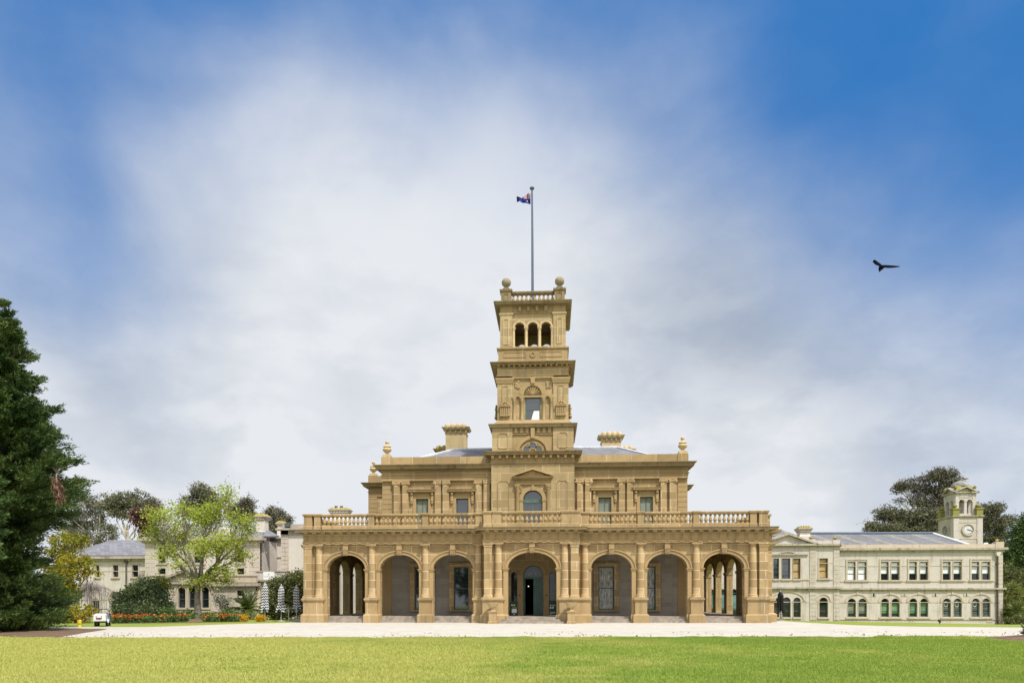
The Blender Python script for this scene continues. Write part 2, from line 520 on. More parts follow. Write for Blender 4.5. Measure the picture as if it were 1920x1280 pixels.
M['conifer'] = leaf('conifer_needles', [(0.022, 0.045, 0.014), (0.066, 0.108, 0.026), (0.14, 0.19, 0.045)], 0.15)
M['conifer_l'] = leaf('light_conifer_needles', [(0.035, 0.075, 0.024), (0.075, 0.135, 0.035), (0.14, 0.20, 0.05)], 0.15)
M['dead'] = leaf('dead_needles', [(0.10, 0.045, 0.03), (0.19, 0.09, 0.06)], 0.1)
M['gum'] = leaf('gum_leaves', [(0.075, 0.085, 0.05), (0.15, 0.15, 0.085), (0.24, 0.215, 0.13)], 0.15)
M['gum_brown'] = leaf('brown_gum_leaves', [(0.075, 0.074, 0.05), (0.145, 0.135, 0.09), (0.225, 0.20, 0.13)], 0.15)
M['copper'] = leaf('copper_leaves', [(0.06, 0.03, 0.03), (0.12, 0.055, 0.045), (0.15, 0.10, 0.05)], 0.2)
M['lime'] = leaf('young_lime_leaves', [(0.25, 0.32, 0.03), (0.39, 0.46, 0.05), (0.53, 0.55, 0.12)], 0.45, clump=0.4)
M['maple'] = leaf('turning_leaves', [(0.15, 0.17, 0.015), (0.28, 0.27, 0.02), (0.42, 0.27, 0.03)], 0.35)
M['shrub'] = leaf('dark_shrub_leaves', [(0.025, 0.045, 0.02), (0.07, 0.10, 0.035), (0.15, 0.18, 0.075)], 0.2, 0.4, 0.45)
M['shrub_m'] = leaf('mixed_shrub_leaves', [(0.035, 0.055, 0.02), (0.11, 0.13, 0.04), (0.30, 0.27, 0.10)], 0.25, 0.4, 0.35)
M['shrub_y'] = leaf('yellow_green_leaves', [(0.09, 0.13, 0.03), (0.20, 0.23, 0.05), (0.34, 0.32, 0.07)], 0.3)
M['bed_green'] = leaf('bedding_leaves', [(0.05, 0.11, 0.03), (0.11, 0.19, 0.05), (0.20, 0.25, 0.07)], 0.25)
M['flower'] = leaf('orange_petals', [(0.36, 0.07, 0.015), (0.50, 0.14, 0.02), (0.48, 0.24, 0.03)], 0.25, clump=0.3)
M['flower_y'] = leaf('yellow_petals', [(0.55, 0.30, 0.02), (0.70, 0.48, 0.03)], 0.25, clump=0.3)
M['frond'] = leaf('palm_fronds', [(0.06, 0.10, 0.025), (0.14, 0.20, 0.035), (0.26, 0.33, 0.06)], 0.3)
M['cord'] = leaf('strap_leaves', [(0.10, 0.13, 0.035), (0.20, 0.23, 0.06), (0.34, 0.32, 0.11)], 0.3)
M['litter'] = leaf('leaf_litter', [(0.16, 0.11, 0.05), (0.26, 0.21, 0.09), (0.20, 0.24, 0.06)], 0.1)
M['bark'] = plain('grey_bark', (0.22, 0.19, 0.15), 0.9, 0.35, 5)
M['bark_pale'] = plain('pale_gum_bark', (0.40, 0.35, 0.29), 0.9, 0.35, 3)
M['bark_dark'] = plain('dark_bark', (0.09, 0.07, 0.055), 0.9, 0.3, 5)
M['twig'] = plain('bare_twigs', (0.23, 0.19, 0.18), 0.9, 0.3, 5)

def ground_mat(name, ramp_cols, scale, bump, fine=60, detail=6, spot=None):
    m, t, b = new(name, 0.95, spec=0.1)
    tc = t.node('ShaderNodeTexCoord')
    p = tc.outputs['Object']
    a = t.noise(p, scale, detail, 0.65)
    f = t.noise(p, fine, 4, 0.7)
    c = t.mix(t.smooth(a, 0.3, 0.7), ramp_cols[0], ramp_cols[1])
    c = t.mix(t.smooth(f, 0.42, 0.72, 0, 0.55), c, ramp_cols[2])
    if spot:
        tr = t.noise(t.vmul(p, (0.05, 1.5, 1)), 1.0, 5, 0.6)     # raked bands and wheel tracks along the drive
        c = t.mix(t.smooth(tr, 0.48, 0.66, 0, 0.40), c, ramp_cols[2])
        g = t.noise(t.vmul(p, (0.5, 2.0, 1)), 2.2, 6, 0.75)
        c = t.mix(t.smooth(g, spot[1], spot[1] + 0.12, 0, spot[2]), c, spot[0])
    t.l.new(c, b.inputs['Base Color'])
    bm = t.node('ShaderNodeBump', i_Height=f)
    bm.inputs['Strength'].default_value = bump
    bm.inputs['Distance'].default_value = 0.03
    t.l.new(bm.outputs[0], b.inputs['Normal'])
    return m
M['lawn'] = ground_mat('lawn_turf', [(0.20, 0.26, 0.045), (0.28, 0.30, 0.065), (0.14, 0.20, 0.03)], 0.22, 0.5, 45)
M['gravel'] = ground_mat('pale_gravel', [(0.50, 0.465, 0.405), (0.55, 0.51, 0.445), (0.41, 0.375, 0.315)], 0.5, 0.5, 55, spot=((0.30, 0.255, 0.17), 0.52, 0.7))
M['mulch'] = ground_mat('bark_mulch', [(0.14, 0.09, 0.06), (0.22, 0.15, 0.10), (0.08, 0.05, 0.035)], 1.5, 0.8, 30)
def blade_mat():
    m = bpy.data.materials.new('grass_blades')
    m.use_nodes = True
    t = NT(m.node_tree)
    t.n.clear()
    out = t.node('ShaderNodeOutputMaterial')
    g = t.node('ShaderNodeNewGeometry')
    tc = t.node('ShaderNodeTexCoord')
    p = tc.outputs['Object']
    a = t.noise(p, 0.20, 4, 0.6)
    b2 = t.noise(t.vmul(p, (0.7, 1.6, 1)), 0.9, 5, 0.7)
    sp = t.node('ShaderNodeSeparateXYZ', i_0=p)
    side = t.smooth(sp.outputs[0], -16, 12, 0.22, -0.12)     # drier grass on the west side of the lawn
    k = t.math('ADD', t.math('MULTIPLY_ADD', a, 0.75, t.math('MULTIPLY', b2, 0.55)), side)
    c = t.mix(t.smooth(k, 0.50, 0.80), (0.285, 0.385, 0.070), (0.54, 0.52, 0.155))
    c = t.mix(t.smooth(g.outputs['Random Per Island'], 0.55, 1.0, 0, 0.3), c, (0.52, 0.50, 0.17))
    c = t.mix(t.smooth(g.outputs['Random Per Island'], 0.35, 0.0, 0, 0.35), c, (0.18, 0.29, 0.035))
    d = t.node('ShaderNodeBsdfDiffuse', i_Color=c)
    tr = t.node('ShaderNodeBsdfTranslucent', i_Color=c)
    mx = t.node('ShaderNodeMixShader')
    mx.inputs[0].default_value = 0.35
    t.l.new(d.outputs[0], mx.inputs[1])
    t.l.new(tr.outputs[0], mx.inputs[2])
    t.l.new(mx.outputs[0], out.inputs[0])
    return m
M['blade'] = blade_mat()

# ------------------------------------------------------------------ ground
def sstep(a, b, x):
    t = min(1, max(0, (x - a) / (b - a)))
    return t * t * (3 - 2 * t)
def terrain(x, y):
    if x < 15: return 0.0
    d = min(1.15, 0.40 + 0.0185 * max(0, x - 22)) * sstep(15.5, 24, x)
    return -d * sstep(-7, 19, y)

def axis_vals(segs):
    out = []
    for a, b, n in segs: out += [a + (b - a) * i / n for i in range(n)]
    return out + [segs[-1][1]]
def sheet(name, xs, ys, zf, m):
    nx = len(xs)
    vs = [(x, y, zf(x, y)) for y in ys for x in xs]
    fs = [(j * nx + i, j * nx + i + 1, (j + 1) * nx + i + 1, (j + 1) * nx + i) for j in range(len(ys) - 1) for i in range(nx - 1)]
    o = MB().add(vs, fs).build(name, m)
    o['kind'] = 'structure'
    return o
sheet('ground', axis_vals([(-900, -60, 6), (-60, 60, 60), (60, 900, 6)]), axis_vals([(-90, -40, 5), (-40, 40, 40), (40, 1500, 8)]), terrain, M['lawn'])

NEAR = [(-60, -7.5), (-27, -14.6), (-24.5, -15.7), (-21.5, -18.3), (-18.9, -19.4), (0.6, -18.35), (14.5, -17.6), (15.1, -16.8), (22, -16.9), (70, -15.5)]
FAR = [(-60, -3.0), (-26, -8.0), (-21.7, -7.8), (-18.6, -2.4), (-17.0, -1.2), (-15.4, 0.6), (-15.0, 1.5), (15.0, 1.5), (15.8, 6.9), (17.8, 6.7), (18.5, 1.5), (19.4, -3.9), (22.1, -6.4), (26.9, -7.3), (70, -8.5)]
def interp(tab, x):
    for (a, b), (c, d) in zip(tab[:-1], tab[1:]):
        if x <= c: return b + (d - b) * (x - a) / (c - a)
    return tab[-1][1]
def band(name, xs, near, far, n, lift, m, jag=0.0):
    vs, fs = [], []
    for x in xs:
        a = near(x) + jag * (random.random() - 0.5)
        b = far(x) + jag * (random.random() - 0.5)
        for k in range(n + 1):
            y = a + (b - a) * k / n
            vs.append((x, y, terrain(x, y) + lift))
    for i in range(len(xs) - 1):
        for k in range(n):
            p = i * (n + 1) + k
            fs.append((p, p + n + 1, p + n + 2, p + 1))
    o = MB().add(vs, fs).build(name, m)
    o['kind'] = 'structure'
    return o
band('gravel_forecourt', axis_vals([(-60, -28, 16), (-28, 30, 400), (30, 70, 20)]), lambda x: interp(NEAR, x), lambda x: interp(FAR, x), 30, 0.008, M['gravel'], 0.10)
band('mulch_bed', axis_vals([(-45, -18.5, 90)]), lambda x: interp([(-45, -14), (-27, -16.2), (-24, -16.9), (-20.6, -18.9), (-18.5, -18.9)], x), lambda x: interp([(-45, -8.5), (-27, -9.5), (-22.5, -10.5), (-21, -14.5), (-19.6, -18.3), (-18.5, -18.85)], x), 10, 0.014, M['mulch'], 0.22)

# ------------------------------------------------------------------ the mansion
man = tag(empty('stone_mansion'), 'golden sandstone mansion with an arcaded front and a tall square central tower', 'mansion')
FL = 0.42
YM = 3.6           # front wall of the main block
ARCHES = [(-12.6, 1.31), (-8.93, 1.33), (-5.3, 1.34), (5.3, 1.34), (8.97, 1.32), (12.66, 1.33)]
ZS, RISE = 3.62, 0.98

# arcade: front walls, returns and side walls
for xa, xb, sx in ((-15.43, -3.1, -1), (3.1, 15.48, 1)):
    a = MB()
    a.archwall(xa, xb, 0, 5.28, 0.0, 0.55, [(c, h, 0, ZS, RISE) for c, h in ARCHES if c * sx > 0])
    a.box(*sorted((sx * 14.93, sx * 15.455)), 0.56, 0.75, 0, 5.28)
    a.build('arcade_wall', M['sand'], man)
for sx in (-1, 1):
    s = MB(T=lambda x, y, z, sx=sx: (sx * (15.46 - y), x, z))
    th = .40 if sx > 0 else .52
    s.archwall(0.75, 27, 0, 5.28, 0.0, th, [(3.65 + 3.7 * k, 1.42, 0, ZS, RISE) for k in range(6)])
    s.build('side_arcade_wall', M['sand'], man)
    s = MB(T=lambda x, y, z, sx=sx: (sx * (15.46 - y), x, z))
    for k in range(6):
        c = 3.65 + 3.7 * k
        for e in (-1, 1):
            x0, x1 = sorted((c + e * 1.42, c + e * 1.62))
            s.box(x0, x1, th, th + .08, 0, 3.42); s.stack(x0, x1, th, th + .08, [(3.42, 0), (3.46, .05), (3.55, .05), (3.62, .09), (3.63, 0)])
            s.box(c + e * 1.42 - .02, c + e * 1.42 + .02, .3 * th, .7 * th, 1.0, 3.0)
            s.box(c + e * 1.42 - .05, c + e * 1.42 + .05, .0, th, 3.45, 3.6)
        s.ring(arch_pts(c, 1.62, ZS, ZS, RISE + .2)[1:-1], arch_pts(c, 1.42, ZS, ZS, RISE)[1:-1], th, th + .07, closed=False)
    s.build('side_archivolt', M['sand_plain'], man)
p = MB()
p.archwall(-3.1, 3.1, 0, 5.28, -0.8, -0.25, [(0.05, 1.6, 0, ZS, 1.06)])
for sx in (-1, 1): p.box(sx * 3.1 - (0.5 if sx > 0 else 0), sx * 3.1 + (0.5 if sx < 0 else 0), -0.25, 0.0, 0, 5.28)
p.build('porch_wall', M['sand'], man)
# wide side bays behind the front corners
for sx in (-1, 1):
    s = MB()
    x0, x1 = sorted((sx * 15.47, sx * (16.28 if sx > 0 else 16.0)))
    s.box(x0, x1, 1.6, 5.2, 0, 5.28)
    s.stack(x0, x1, 1.6, 5.2, [(0, .26), (.55, .26), (.62, .1), (1.4, .1), (1.46, .2), (1.62, .2), (1.7, .0)])
    s.stack(x0, x1, 1.6, 5.2, [(4.95, 0), (5.0, .08), (5.12, .08), (5.28, .22), (5.40, .24)])
    if sx > 0: s.stack(x0, x1, 1.6, 5.2, [(5.4, .0), (5.9, .0), (5.98, .12), (6.05, .45), (6.2, .5), (6.26, .5)]); s.box(x0, x1 - .1, 1.7, 4.3, 6.26, 7.2); s.stack(x0, x1 - .1, 1.7, 4.3, [(7.2, .08), (7.34, .08)])
    s.build('side_bay', M['sand'], man)

# pedestals, columns and piers
ped0 = None
def pedestal(x, w, y0, name='pedestal'):
    b = MB()
    y1 = y0 + 0.62
    x0, x1 = x - w / 2, x + w / 2
    b.stack(x0, x1, y0, y1, [(0, .13), (.50, .13), (.585, .06), (.60, 0), (1.40, 0), (1.43, .05), (1.50, .05), (1.52, .10), (1.62, .11), (1.64, .05), (1.70, .05)])
    return b.build(name, M['sand_trim'], man)
COLX = [-14.45, -10.81, -7.16, -3.57, 3.55, 7.22, 10.86, 14.54]
for x in COLX:
    if abs(x) < 14: pedestal(x, 0.78 if abs(x) > 4 else 0.62, -0.33)
for sx in (-1, 1): pedestal(sx * 14.80, 1.36, -0.33)
for sx in (-1, 1): pedestal(sx * 2.52, 1.36, -1.16)
def column_mesh(name, r0, r1, zb, zt, mtl):
    b = MB()
    pr = [(r0 * 1.28, zb), (r0 * 1.28, zb + .07), (r0 * 1.2, zb + .10), (r0 * 1.22, zb + .14), (r0 * 1.03, zb + .2)]
    for i in range(6):
        t = i / 5
        pr.append((r0 + (r1 - r0) * t ** 1.5, zb + .22 + (zt - .36 - zb) * t))
    pr += [(r1 * 1.1, zt - .26), (r1 * 1.1, zt - .22), (r1, zt - .21), (r1, zt - .14), (r1 * 1.26, zt - .08)]
    b.lathe(pr, n=24)
    b.box(-r0 * 1.34, r0 * 1.34, -r0 * 1.34, r0 * 1.34, zt - .08, zt)
    return b.build(name, mtl, man)
c0 = column_mesh('column', .255, .215, 1.70, 5.28, M['sand'])
c0.location = (COLX[0], -0.07, 0)
for x in COLX[1:]: copy(c0, man, (x, -0.07, 0))
for x in (-2.17, 2.19): copy(c0, man, (x, -0.87, 0))
def pier(x, w, y0, y1):
    b = MB()
    b.box(x - w / 2, x + w / 2, y0, y1, 1.7, 5.05)
    b.stack(x - w / 2, x + w / 2, y0, y1, [(1.7, .05), (1.8, .05), (1.86, 0), (1.861, 0)])
    b.stack(x - w / 2, x + w / 2, y0, y1, [(4.98, 0), (5.0, .03), (5.04, .03), (5.12, .03), (5.18, .08), (5.28, .09)])
    return b.build('corner_pier', M['sand'], man)
for sx in (-1, 1):
    pier(sx * 15.18, .56, -0.3, 0.2)
    pier(sx * 2.84, .52, -1.1, -0.79)

# imposts, archivolts, keystones
def opening_trim(cx, h, rise, y0, wI):
    b = MB()
    for e in (-1, 1):
        x0, x1 = sorted((cx + e * h, cx + e * (h + wI)))
        b.box(x0, x1, y0 - .09, y0, .6, 3.42)
        b.stack(x0, x1, y0 - .09, y0, [(0, .06), (.5, .06), (.58, .0), (.6, 0)])
        b.stack(x0, x1, y0 - .09, y0 + .2, [(3.40, 0), (3.43, .03), (3.50, .03), (3.53, .07), (3.60, .09), (3.62, .09)])
    b.ring(arch_pts(cx, h + wI, ZS, ZS, rise + .25, 28)[1:-1], arch_pts(cx, h, ZS, ZS, rise, 28)[1:-1], y0 - .08, y0, closed=False)
    b.ring(arch_pts(cx, h + wI + .03, ZS, ZS, rise + .28, 28)[1:-1], arch_pts(cx, h + wI - .05, ZS, ZS, rise + .20, 28)[1:-1], y0 - .14, y0 - .08, closed=False)
    b.ring(arch_pts(cx, h + wI - .09, ZS, ZS, rise + .16, 28)[1:-1], arch_pts(cx, h + wI - .12, ZS, ZS, rise + .13, 28)[1:-1], y0 - .105, y0 - .08, closed=False)
    b.build('archivolt', M['sand_plain'], man)
    k = MB()
    zc = ZS + rise
    k.poly([(cx - .14, zc - .06), (cx + .14, zc - .06), (cx + .19, 5.26), (cx - .19, 5.26)], y0 - .24, y0)
    for i in range(4): k.box(cx - .15 + .08 * i, cx - .10 + .08 * i, y0 - .28, y0 - .24, zc + .02, zc + .26)
    k.box(cx - .21, cx + .21, y0 - .29, y0 - .02, zc + .30, zc + .36)
    k.build('keystone', M['sand_plain'], man)
for c, h in ARCHES: opening_trim(c, h, RISE, 0.0, .27)
opening_trim(0.05, 1.6, 1.06, -0.8, .3)

# entablature over the arcade (a solid deck over the verandah)
def entab(name, x0, x1, y0, y1, front_only=True, left=True, right=True):
    b = MB()
    b.stack(x0, x1, y0, y1, [(5.28, .0), (5.38, .0), (5.381, .02), (5.42, .02)])
    b.box(x0 + .02, x1 - .02, y0 + .02, y1 - .02, 5.42, 5.92)
    b.stack(x0, x1, y0, y1, [(5.42, .05), (5.46, .05)])
    b.stack(x0, x1, y0, y1, [(5.90, .02), (5.96, .08)])
    b.build(name, M['sand_trim'], man)
    d = MB()
    d.box(x0 + .1, x1 - .1, y0 + .01, y0 + .2, 5.33, 6.0)
    n = max(2, round((x1 - x0) / .6))
    st = (x1 - x0) / n
    for i in range(n):
        x = x0 + st * (i + .5)
        for k in (-1, 0, 1): d.box(x + k * .08 - .025, x + k * .08 + .025, y0 - .02, y0 + .03, 5.47, 5.88)
        d.box(x - .13, x + .13, y0 - .045, y0 + .01, 5.33, 5.381)
        d.box(x - .135, x + .135, y0 - .36, y0, 5.985, 6.085)
    d.build('frieze_moulding', M['sand_plain'], man)
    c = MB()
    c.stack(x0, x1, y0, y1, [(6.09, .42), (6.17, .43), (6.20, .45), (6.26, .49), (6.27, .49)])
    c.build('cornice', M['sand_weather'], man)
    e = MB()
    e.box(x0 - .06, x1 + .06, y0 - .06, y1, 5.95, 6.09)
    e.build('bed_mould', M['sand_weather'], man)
entab('entablature', -15.5, 15.56, -0.30, 27.0)
entab('porch_entablature', -3.16, 3.18, -1.1, -0.31)

# balustrade above
def baluster_mesh(parent, h, r):
    pr = [(r * .8, 0), (r * .8, .10 * h), (r * .45, .13 * h), (r * .55, .17 * h), (r * .95, .28 * h), (r * 1.0, .36 * h), (r * .85, .48 * h), (r * .45, .72 * h), (r * .40, .80 * h), (r * .7, .84 * h), (r * .45, .87 * h), (r * .8, .91 * h), (r * .8, h)]
    return MB().lathe(pr, n=14).build('baluster', M['sand_plain'], parent)
DIES = [-15.18, -14.45, -10.85, -7.16, -3.52, 3.52, 7.22, 10.86, 14.54, 15.24]
def balustrade(x0, x1, y, n, proto=None):
    b = MB()
    b.box(x0, x1, y - .16, y + .22, 6.27, 6.52)
    b.stack(x0, x1, y - .10, y + .12, [(6.52, .05), (6.55, .03), (6.551, 0), (6.58, 0)])
    b.stack(x0, x1, y - .10, y + .12, [(7.18, .02), (7.22, .05), (7.30, .07), (7.35, .05)])
    o = b.build('balustrade', M['sand_trim'], man)
    st = (x1 - x0) / n
    for i in range(n):
        if proto is None:
            proto = baluster_mesh(o, .60, .125)
            q = proto
        else: q = copy(proto, o)
        q.location = (x0 + st * (i + .5), y, 6.58)
    return proto
pb = balustrade(-14.24, -11.06, 0.0, 11)
for x0, x1, n in ((-10.64, -7.37, 11), (-6.95, -3.78, 11), (3.78, 7.0, 11), (7.43, 10.65, 11), (11.07, 14.33, 11)): balustrade(x0, x1, 0.0, n, pb)
balustrade(-1.98, 2.0, -0.82, 13, pb)
def die(x, w, y):
    b = MB()
    b.box(x - w / 2, x + w / 2, y - .17, y + .25, 6.27, 7.19)
    b.stack(x - w / 2, x + w / 2, y - .17, y + .25, [(6.27, .04), (6.52, .04), (6.56, 0), (6.561, 0)])
    b.stack(x - w / 2, x + w / 2, y - .17, y + .25, [(7.19, .02), (7.23, .06), (7.33, .09), (7.37, .06)])
    b.build('balustrade_pier', M['sand_trim'], man)
for x in (-10.85, -7.16, -3.56, 3.57, 7.215, 10.86): die(x, .40, 0.0)
for sx in (-1, 1):
    die(sx * 15.2, .56, 0.0); die(sx * 14.56, .42, 0.01)
    die(sx * 2.87, .5, -0.82); die(sx * 2.22, .46, -0.81)
    b = MB(T=lambda x, y, z, sx=sx: (sx * (15.25 - y), x, z))
    for k in range(7):
        y0 = .45 + 3.7 * k
        b.box(y0, y0 + 3.4, -.1, .12, 6.27, 6.55); b.box(y0, y0 + 3.4, -.12, .14, 7.2, 7.35)
        b.box(y0 + 3.4, y0 + 3.7, -.17, .2, 6.27, 7.37)
    b.build('side_balustrade', M['sand_trim'], man)
    q = MB(T=lambda x, y, z, sx=sx: (sx * (15.25 - y), x, z))
    for k in range(7):
        for i in range(11): q.lathe([(.1, 6.55), (.1, 6.62), (.055, 6.64), (.12, 6.78), (.05, 7.05), (.1, 7.12), (.1, 7.2)], .45 + 3.7 * k + .31 * (i + .5), 0, 8)
    o = q.build('side_balusters', M['sand_plain'], man)
    o['kind'] = 'stuff'
b = MB(); b.box(-2.0, 2.0, -.8, 0.3, 6.2, 6.3); b.build('terrace_floor', M['pave'], man)

# floor and steps
b = MB()
b.box(-15.0, 15.0, .5, 24, .05, FL)
for c, h in ARCHES:
    for i in range(3): b.box(c - h, c + h, -.02 + .19 * i, .5, .0 + .14 * i if i else 0, .14 * (i + 1) if i < 2 else FL - .003)
b.box(-1.55, 1.65, -.8, .5, 0, FL - .004)
for i in range(3): b.box(-2.1 + .22 * i, 2.12 - .22 * i, -1.75 + .3 * i, -.8, 0, .14 * (i + 1) - (.004 if i == 2 else 0))
b.build('verandah_steps', M['pave'], man)
b = MB()
for k in range(40): b.box(-14.9 + .1, 14.9, .6 + .115 * k, .6 + .115 * k + .085, 5.24, 5.275)
for sx in (-1, 1):
    for k in range(6): b.box(*sorted((sx * 11.0, sx * 14.9)), 5.4 + 3.65 * k, 5.6 + 3.65 * k, 5.05, 5.27)
b.build('verandah_ceiling', M['wood_ceil'], man)

# main block
WIN_LO = [(-8.05, .56), (-5.2, .54), (5.23, .555), (8.17, .56)]
WIN_UP = [(-8.05, .45), (-5.12, .45), (5.14, .46), (8.09, .46)]
for xa, xb, sx in ((-10.3, -2.95, -1), (2.95, 10.3, 1)):
    b = MB()
    b.archwall(xa, xb, FL, 5.3, YM + .02, YM + .45, [(c, h, .82, 3.9, 0) for c, h in WIN_LO if c * sx > 0])
    b.build('ground_storey_wall', M['blue'], man)
for sx in (-1, 1):
    b = MB()
    x0, x1 = sorted((sx * 10.3, sx * 10.98))
    k = 0
    z = .8
    while z < 5.2:
        b.box(x0, x1, YM - .03, YM + .5, z + .012, min(z + .345, 5.25)); z += .345
    b.box(x0 + .02, x1 - .02, YM, YM + .5, FL, 5.25)
    b.build('ground_quoins', M['sand_plain'], man)
for c, h in WIN_LO:
    b = MB()
    pts_o = [(c - h - .35, .78), (c - h - .35, 4.22), (c + h + .35, 4.22), (c + h + .35, .78)]
    pts_i = [(c - h, .78), (c - h, 3.9), (c + h, 3.9), (c + h, .78)]
    b.ring(pts_o, pts_i, YM - .10, YM + .02, closed=False)
    b.box(c - h - .35, c + h + .35, YM - .14, YM + .03, .68, .78)
    b.build('window_surround', M['sand'], man)
def window(parent, cx, h, zb, zs, rise, Y, fm, pm, style='sash', blind=None, bf=(0, 1), name='window', lace=False):
    f = MB()
    o = arch_pts(cx, h, zb, zs, rise)
    t = .07 if h > .3 else .05
    i = arch_pts(cx, h - t, zb + t, zs - (t if rise <= 0 else 0), max(0, rise - t))
    f.ring(o, i, Y, Y + .09)
    H = zs - zb
    if style in ('sash', 'twin'): f.box(cx - h + t, cx + h - t, Y + .01, Y + .08, zb + H * .5 - .03, zb + H * .5 + .03)
    if style in ('french', 'twin'): f.box(cx - .04, cx + .04, Y + .012, Y + .085, zb + t, zs - (t if rise <= 0 else 0))
    if style == 'annex': f.box(cx - h + t, cx + h - t, Y + .01, Y + .08, zb + H * .36 - .03, zb + H * .36 + .03); f.box(cx - h + t, cx + h - t, Y + .01, Y + .08, zs - (H * .24 if rise <= 0 else 0) - .04, zs - (H * .24 if rise <= 0 else 0) + .04)
    fo = f.build(name, fm, parent)
    q = MB()
    q.poly(arch_pts(cx, h - .01, zb + .01, zs - (.01 if rise <= 0 else 0), max(0, rise - .01)), Y + .05, Y + .06)
    q.build('pane', pm, fo)
    if blind:
        q = MB()
        z0, z1 = zb + t + (H - 2 * t) * bf[0], zb + t + (H - 2 * t) * bf[1]
        if lace:
            n = 28
            vs = []
            for k in range(n + 1):
                x = cx - h + t + (2 * h - 2 * t) * k / n
                yy = Y + .035 + .012 * math.sin(k * 2.3)
                vs += [(x, yy, z0), (x, yy, z1)]
            q.add(vs, [(2 * k, 2 * k + 2, 2 * k + 3, 2 * k + 1) for k in range(n)])
        else: q.box(cx - h + t, cx + h - t, Y + .035, Y + .049, z0, z1)
        q.build('curtain' if lace else 'blind', blind, fo)
    return fo
for c, h in WIN_LO: window(man, c, h, .82, 3.9, 0, YM + .12, M['green'], M['glass_sky'], 'sash', M['lace'] if c > 0 else None, (0.0, 1.0 if c > 0 else 1), lace=True)

# upper storey; the blocks behind stand out a little on both sides
SBX, SBY = {-1: -13.9, 1: 12.8}, {-1: 11.0, 1: 13.8}
b = MB()
b.archwall(-10.3, -2.95, 5.3, 10.14, YM, YM + .45, [(c, h, 6.35, 8.87, 0) for c, h in WIN_UP if c < 0])
b.archwall(2.95, 10.3, 5.3, 10.14, YM, YM + .45, [(c, h, 6.35, 8.87, 0) for c, h in WIN_UP if c > 0])
for sx in (-1, 1):
    x0, x1 = sorted((sx * 10.52, sx * 10.97))
    b.box(x0, x1, YM + .5, 24, FL, 10.14)
    x0, x1 = sorted((sx * 10.0, SBX[sx]))
    b.box(x0, x1, SBY[sx] + .1, 21, FL, 10.14)
b.box(-10.5, 10.5, 23.5, 24, FL, 10.14)
b.build('upper_wall', M['sand'], man)
for sx in (-1, 1):
    for xa, xb, yy in ((10.3, 10.98, YM - .05), (abs(SBX[sx]) - .7, abs(SBX[sx]) + .06, SBY[sx] + .02)):
        b = MB()
        x0, x1 = sorted((sx * xa, sx * xb))
        z = 6.3
        while z < 10.1:
            b.box(x0, x1, yy, yy + .6, z + .03, min(z + .36, 10.13)); z += .36
        b.box(x0 + .02, x1 - .02, yy + .03, yy + .58, 6.2, 10.13)
        b.build('upper_quoins', M['sand_plain'], man)
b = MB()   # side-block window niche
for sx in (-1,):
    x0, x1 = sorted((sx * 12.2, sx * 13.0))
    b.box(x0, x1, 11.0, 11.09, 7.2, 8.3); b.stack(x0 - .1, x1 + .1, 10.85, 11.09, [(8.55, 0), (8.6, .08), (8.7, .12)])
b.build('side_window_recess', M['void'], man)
def ionic(x, w, Y):
    b = MB()
    b.box(x - w / 2, x + w / 2, Y - .22, Y + .02, 6.2, 9.9)
    b.stack(x - w / 2, x + w / 2, Y - .22, Y, [(6.2, .06), (6.75, .06), (6.85, .0), (6.851, 0)])
    b.box(x - w / 2 - .10, x + w / 2 + .10, Y - .28, Y, 10.07, 10.14)
    b.box(x - w / 2 + .02, x + w / 2 - .02, Y - .26, Y, 9.9, 10.07)
    for e in (-1, 1):
        cxv, czv = x + e * (w / 2 + .01), 9.955
        n = 14
        ring = [(cxv + .125 * math.cos(2 * math.pi * k / n), czv + .125 * math.sin(2 * math.pi * k / n)) for k in range(n)]
        b.poly(ring, Y - .29, Y - .02)
        ring = [(cxv + .045 * math.cos(2 * math.pi * k / n), czv + .045 * math.sin(2 * math.pi * k / n)) for k in range(n)]
        b.poly(ring, Y - .33, Y - .29)
    b.build('ionic_pilaster', M['sand'], man)
for xx in (9.88, 9.25, 6.88, 6.30, 3.92, 3.34):
    ionic(-xx, .44, YM); ionic(xx + .03, .43, YM)
b = MB()
x0, x1, y0 = -10.98, 10.99, YM - .24
b.box(x0, x1, y0, 24, 10.14, 10.36); b.box(x0 - .02, x1 + .02, y0 - .03, 24, 10.36, 10.50); b.stack(x0, x1, y0, 24, [(10.50, .08), (10.54, .08)])
b.box(x0, x1, y0, 24, 10.54, 10.86)
b.box(x0 - .05, x1 + .05, y0 - .05, 24, 10.84, 10.90)
for sx in (-1, 1):
    xa, xb = sorted((sx * 10.0, SBX[sx] + sx * .05))
    b.stack(xa, xb, SBY[sx], 21, [(10.14, 0), (10.5, 0), (10.501, .06), (10.54, .06), (10.541, 0), (10.86, 0), (10.93, .1)])
b.build('upper_entablature', M['sand_trim'], man)
b = MB()
for i in range(150):
    x = x0 + (x1 - x0) * (i + .5) / 150
    if abs(x) < 3.0: continue
    b.box(x - .045, x + .045, y0 - .12, y0, 10.80, 10.875)
b.build('dentils', M['sand_plain'], man)
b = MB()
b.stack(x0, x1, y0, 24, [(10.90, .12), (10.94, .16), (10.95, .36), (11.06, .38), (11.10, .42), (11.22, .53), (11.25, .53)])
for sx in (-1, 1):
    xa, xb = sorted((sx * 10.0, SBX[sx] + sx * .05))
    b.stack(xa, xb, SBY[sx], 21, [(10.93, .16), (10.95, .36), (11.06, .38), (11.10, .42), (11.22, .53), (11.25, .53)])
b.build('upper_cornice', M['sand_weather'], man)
b = MB()
b.box(-11.0, 11.02, YM - .12, YM + .35, 11.25, 11.88)
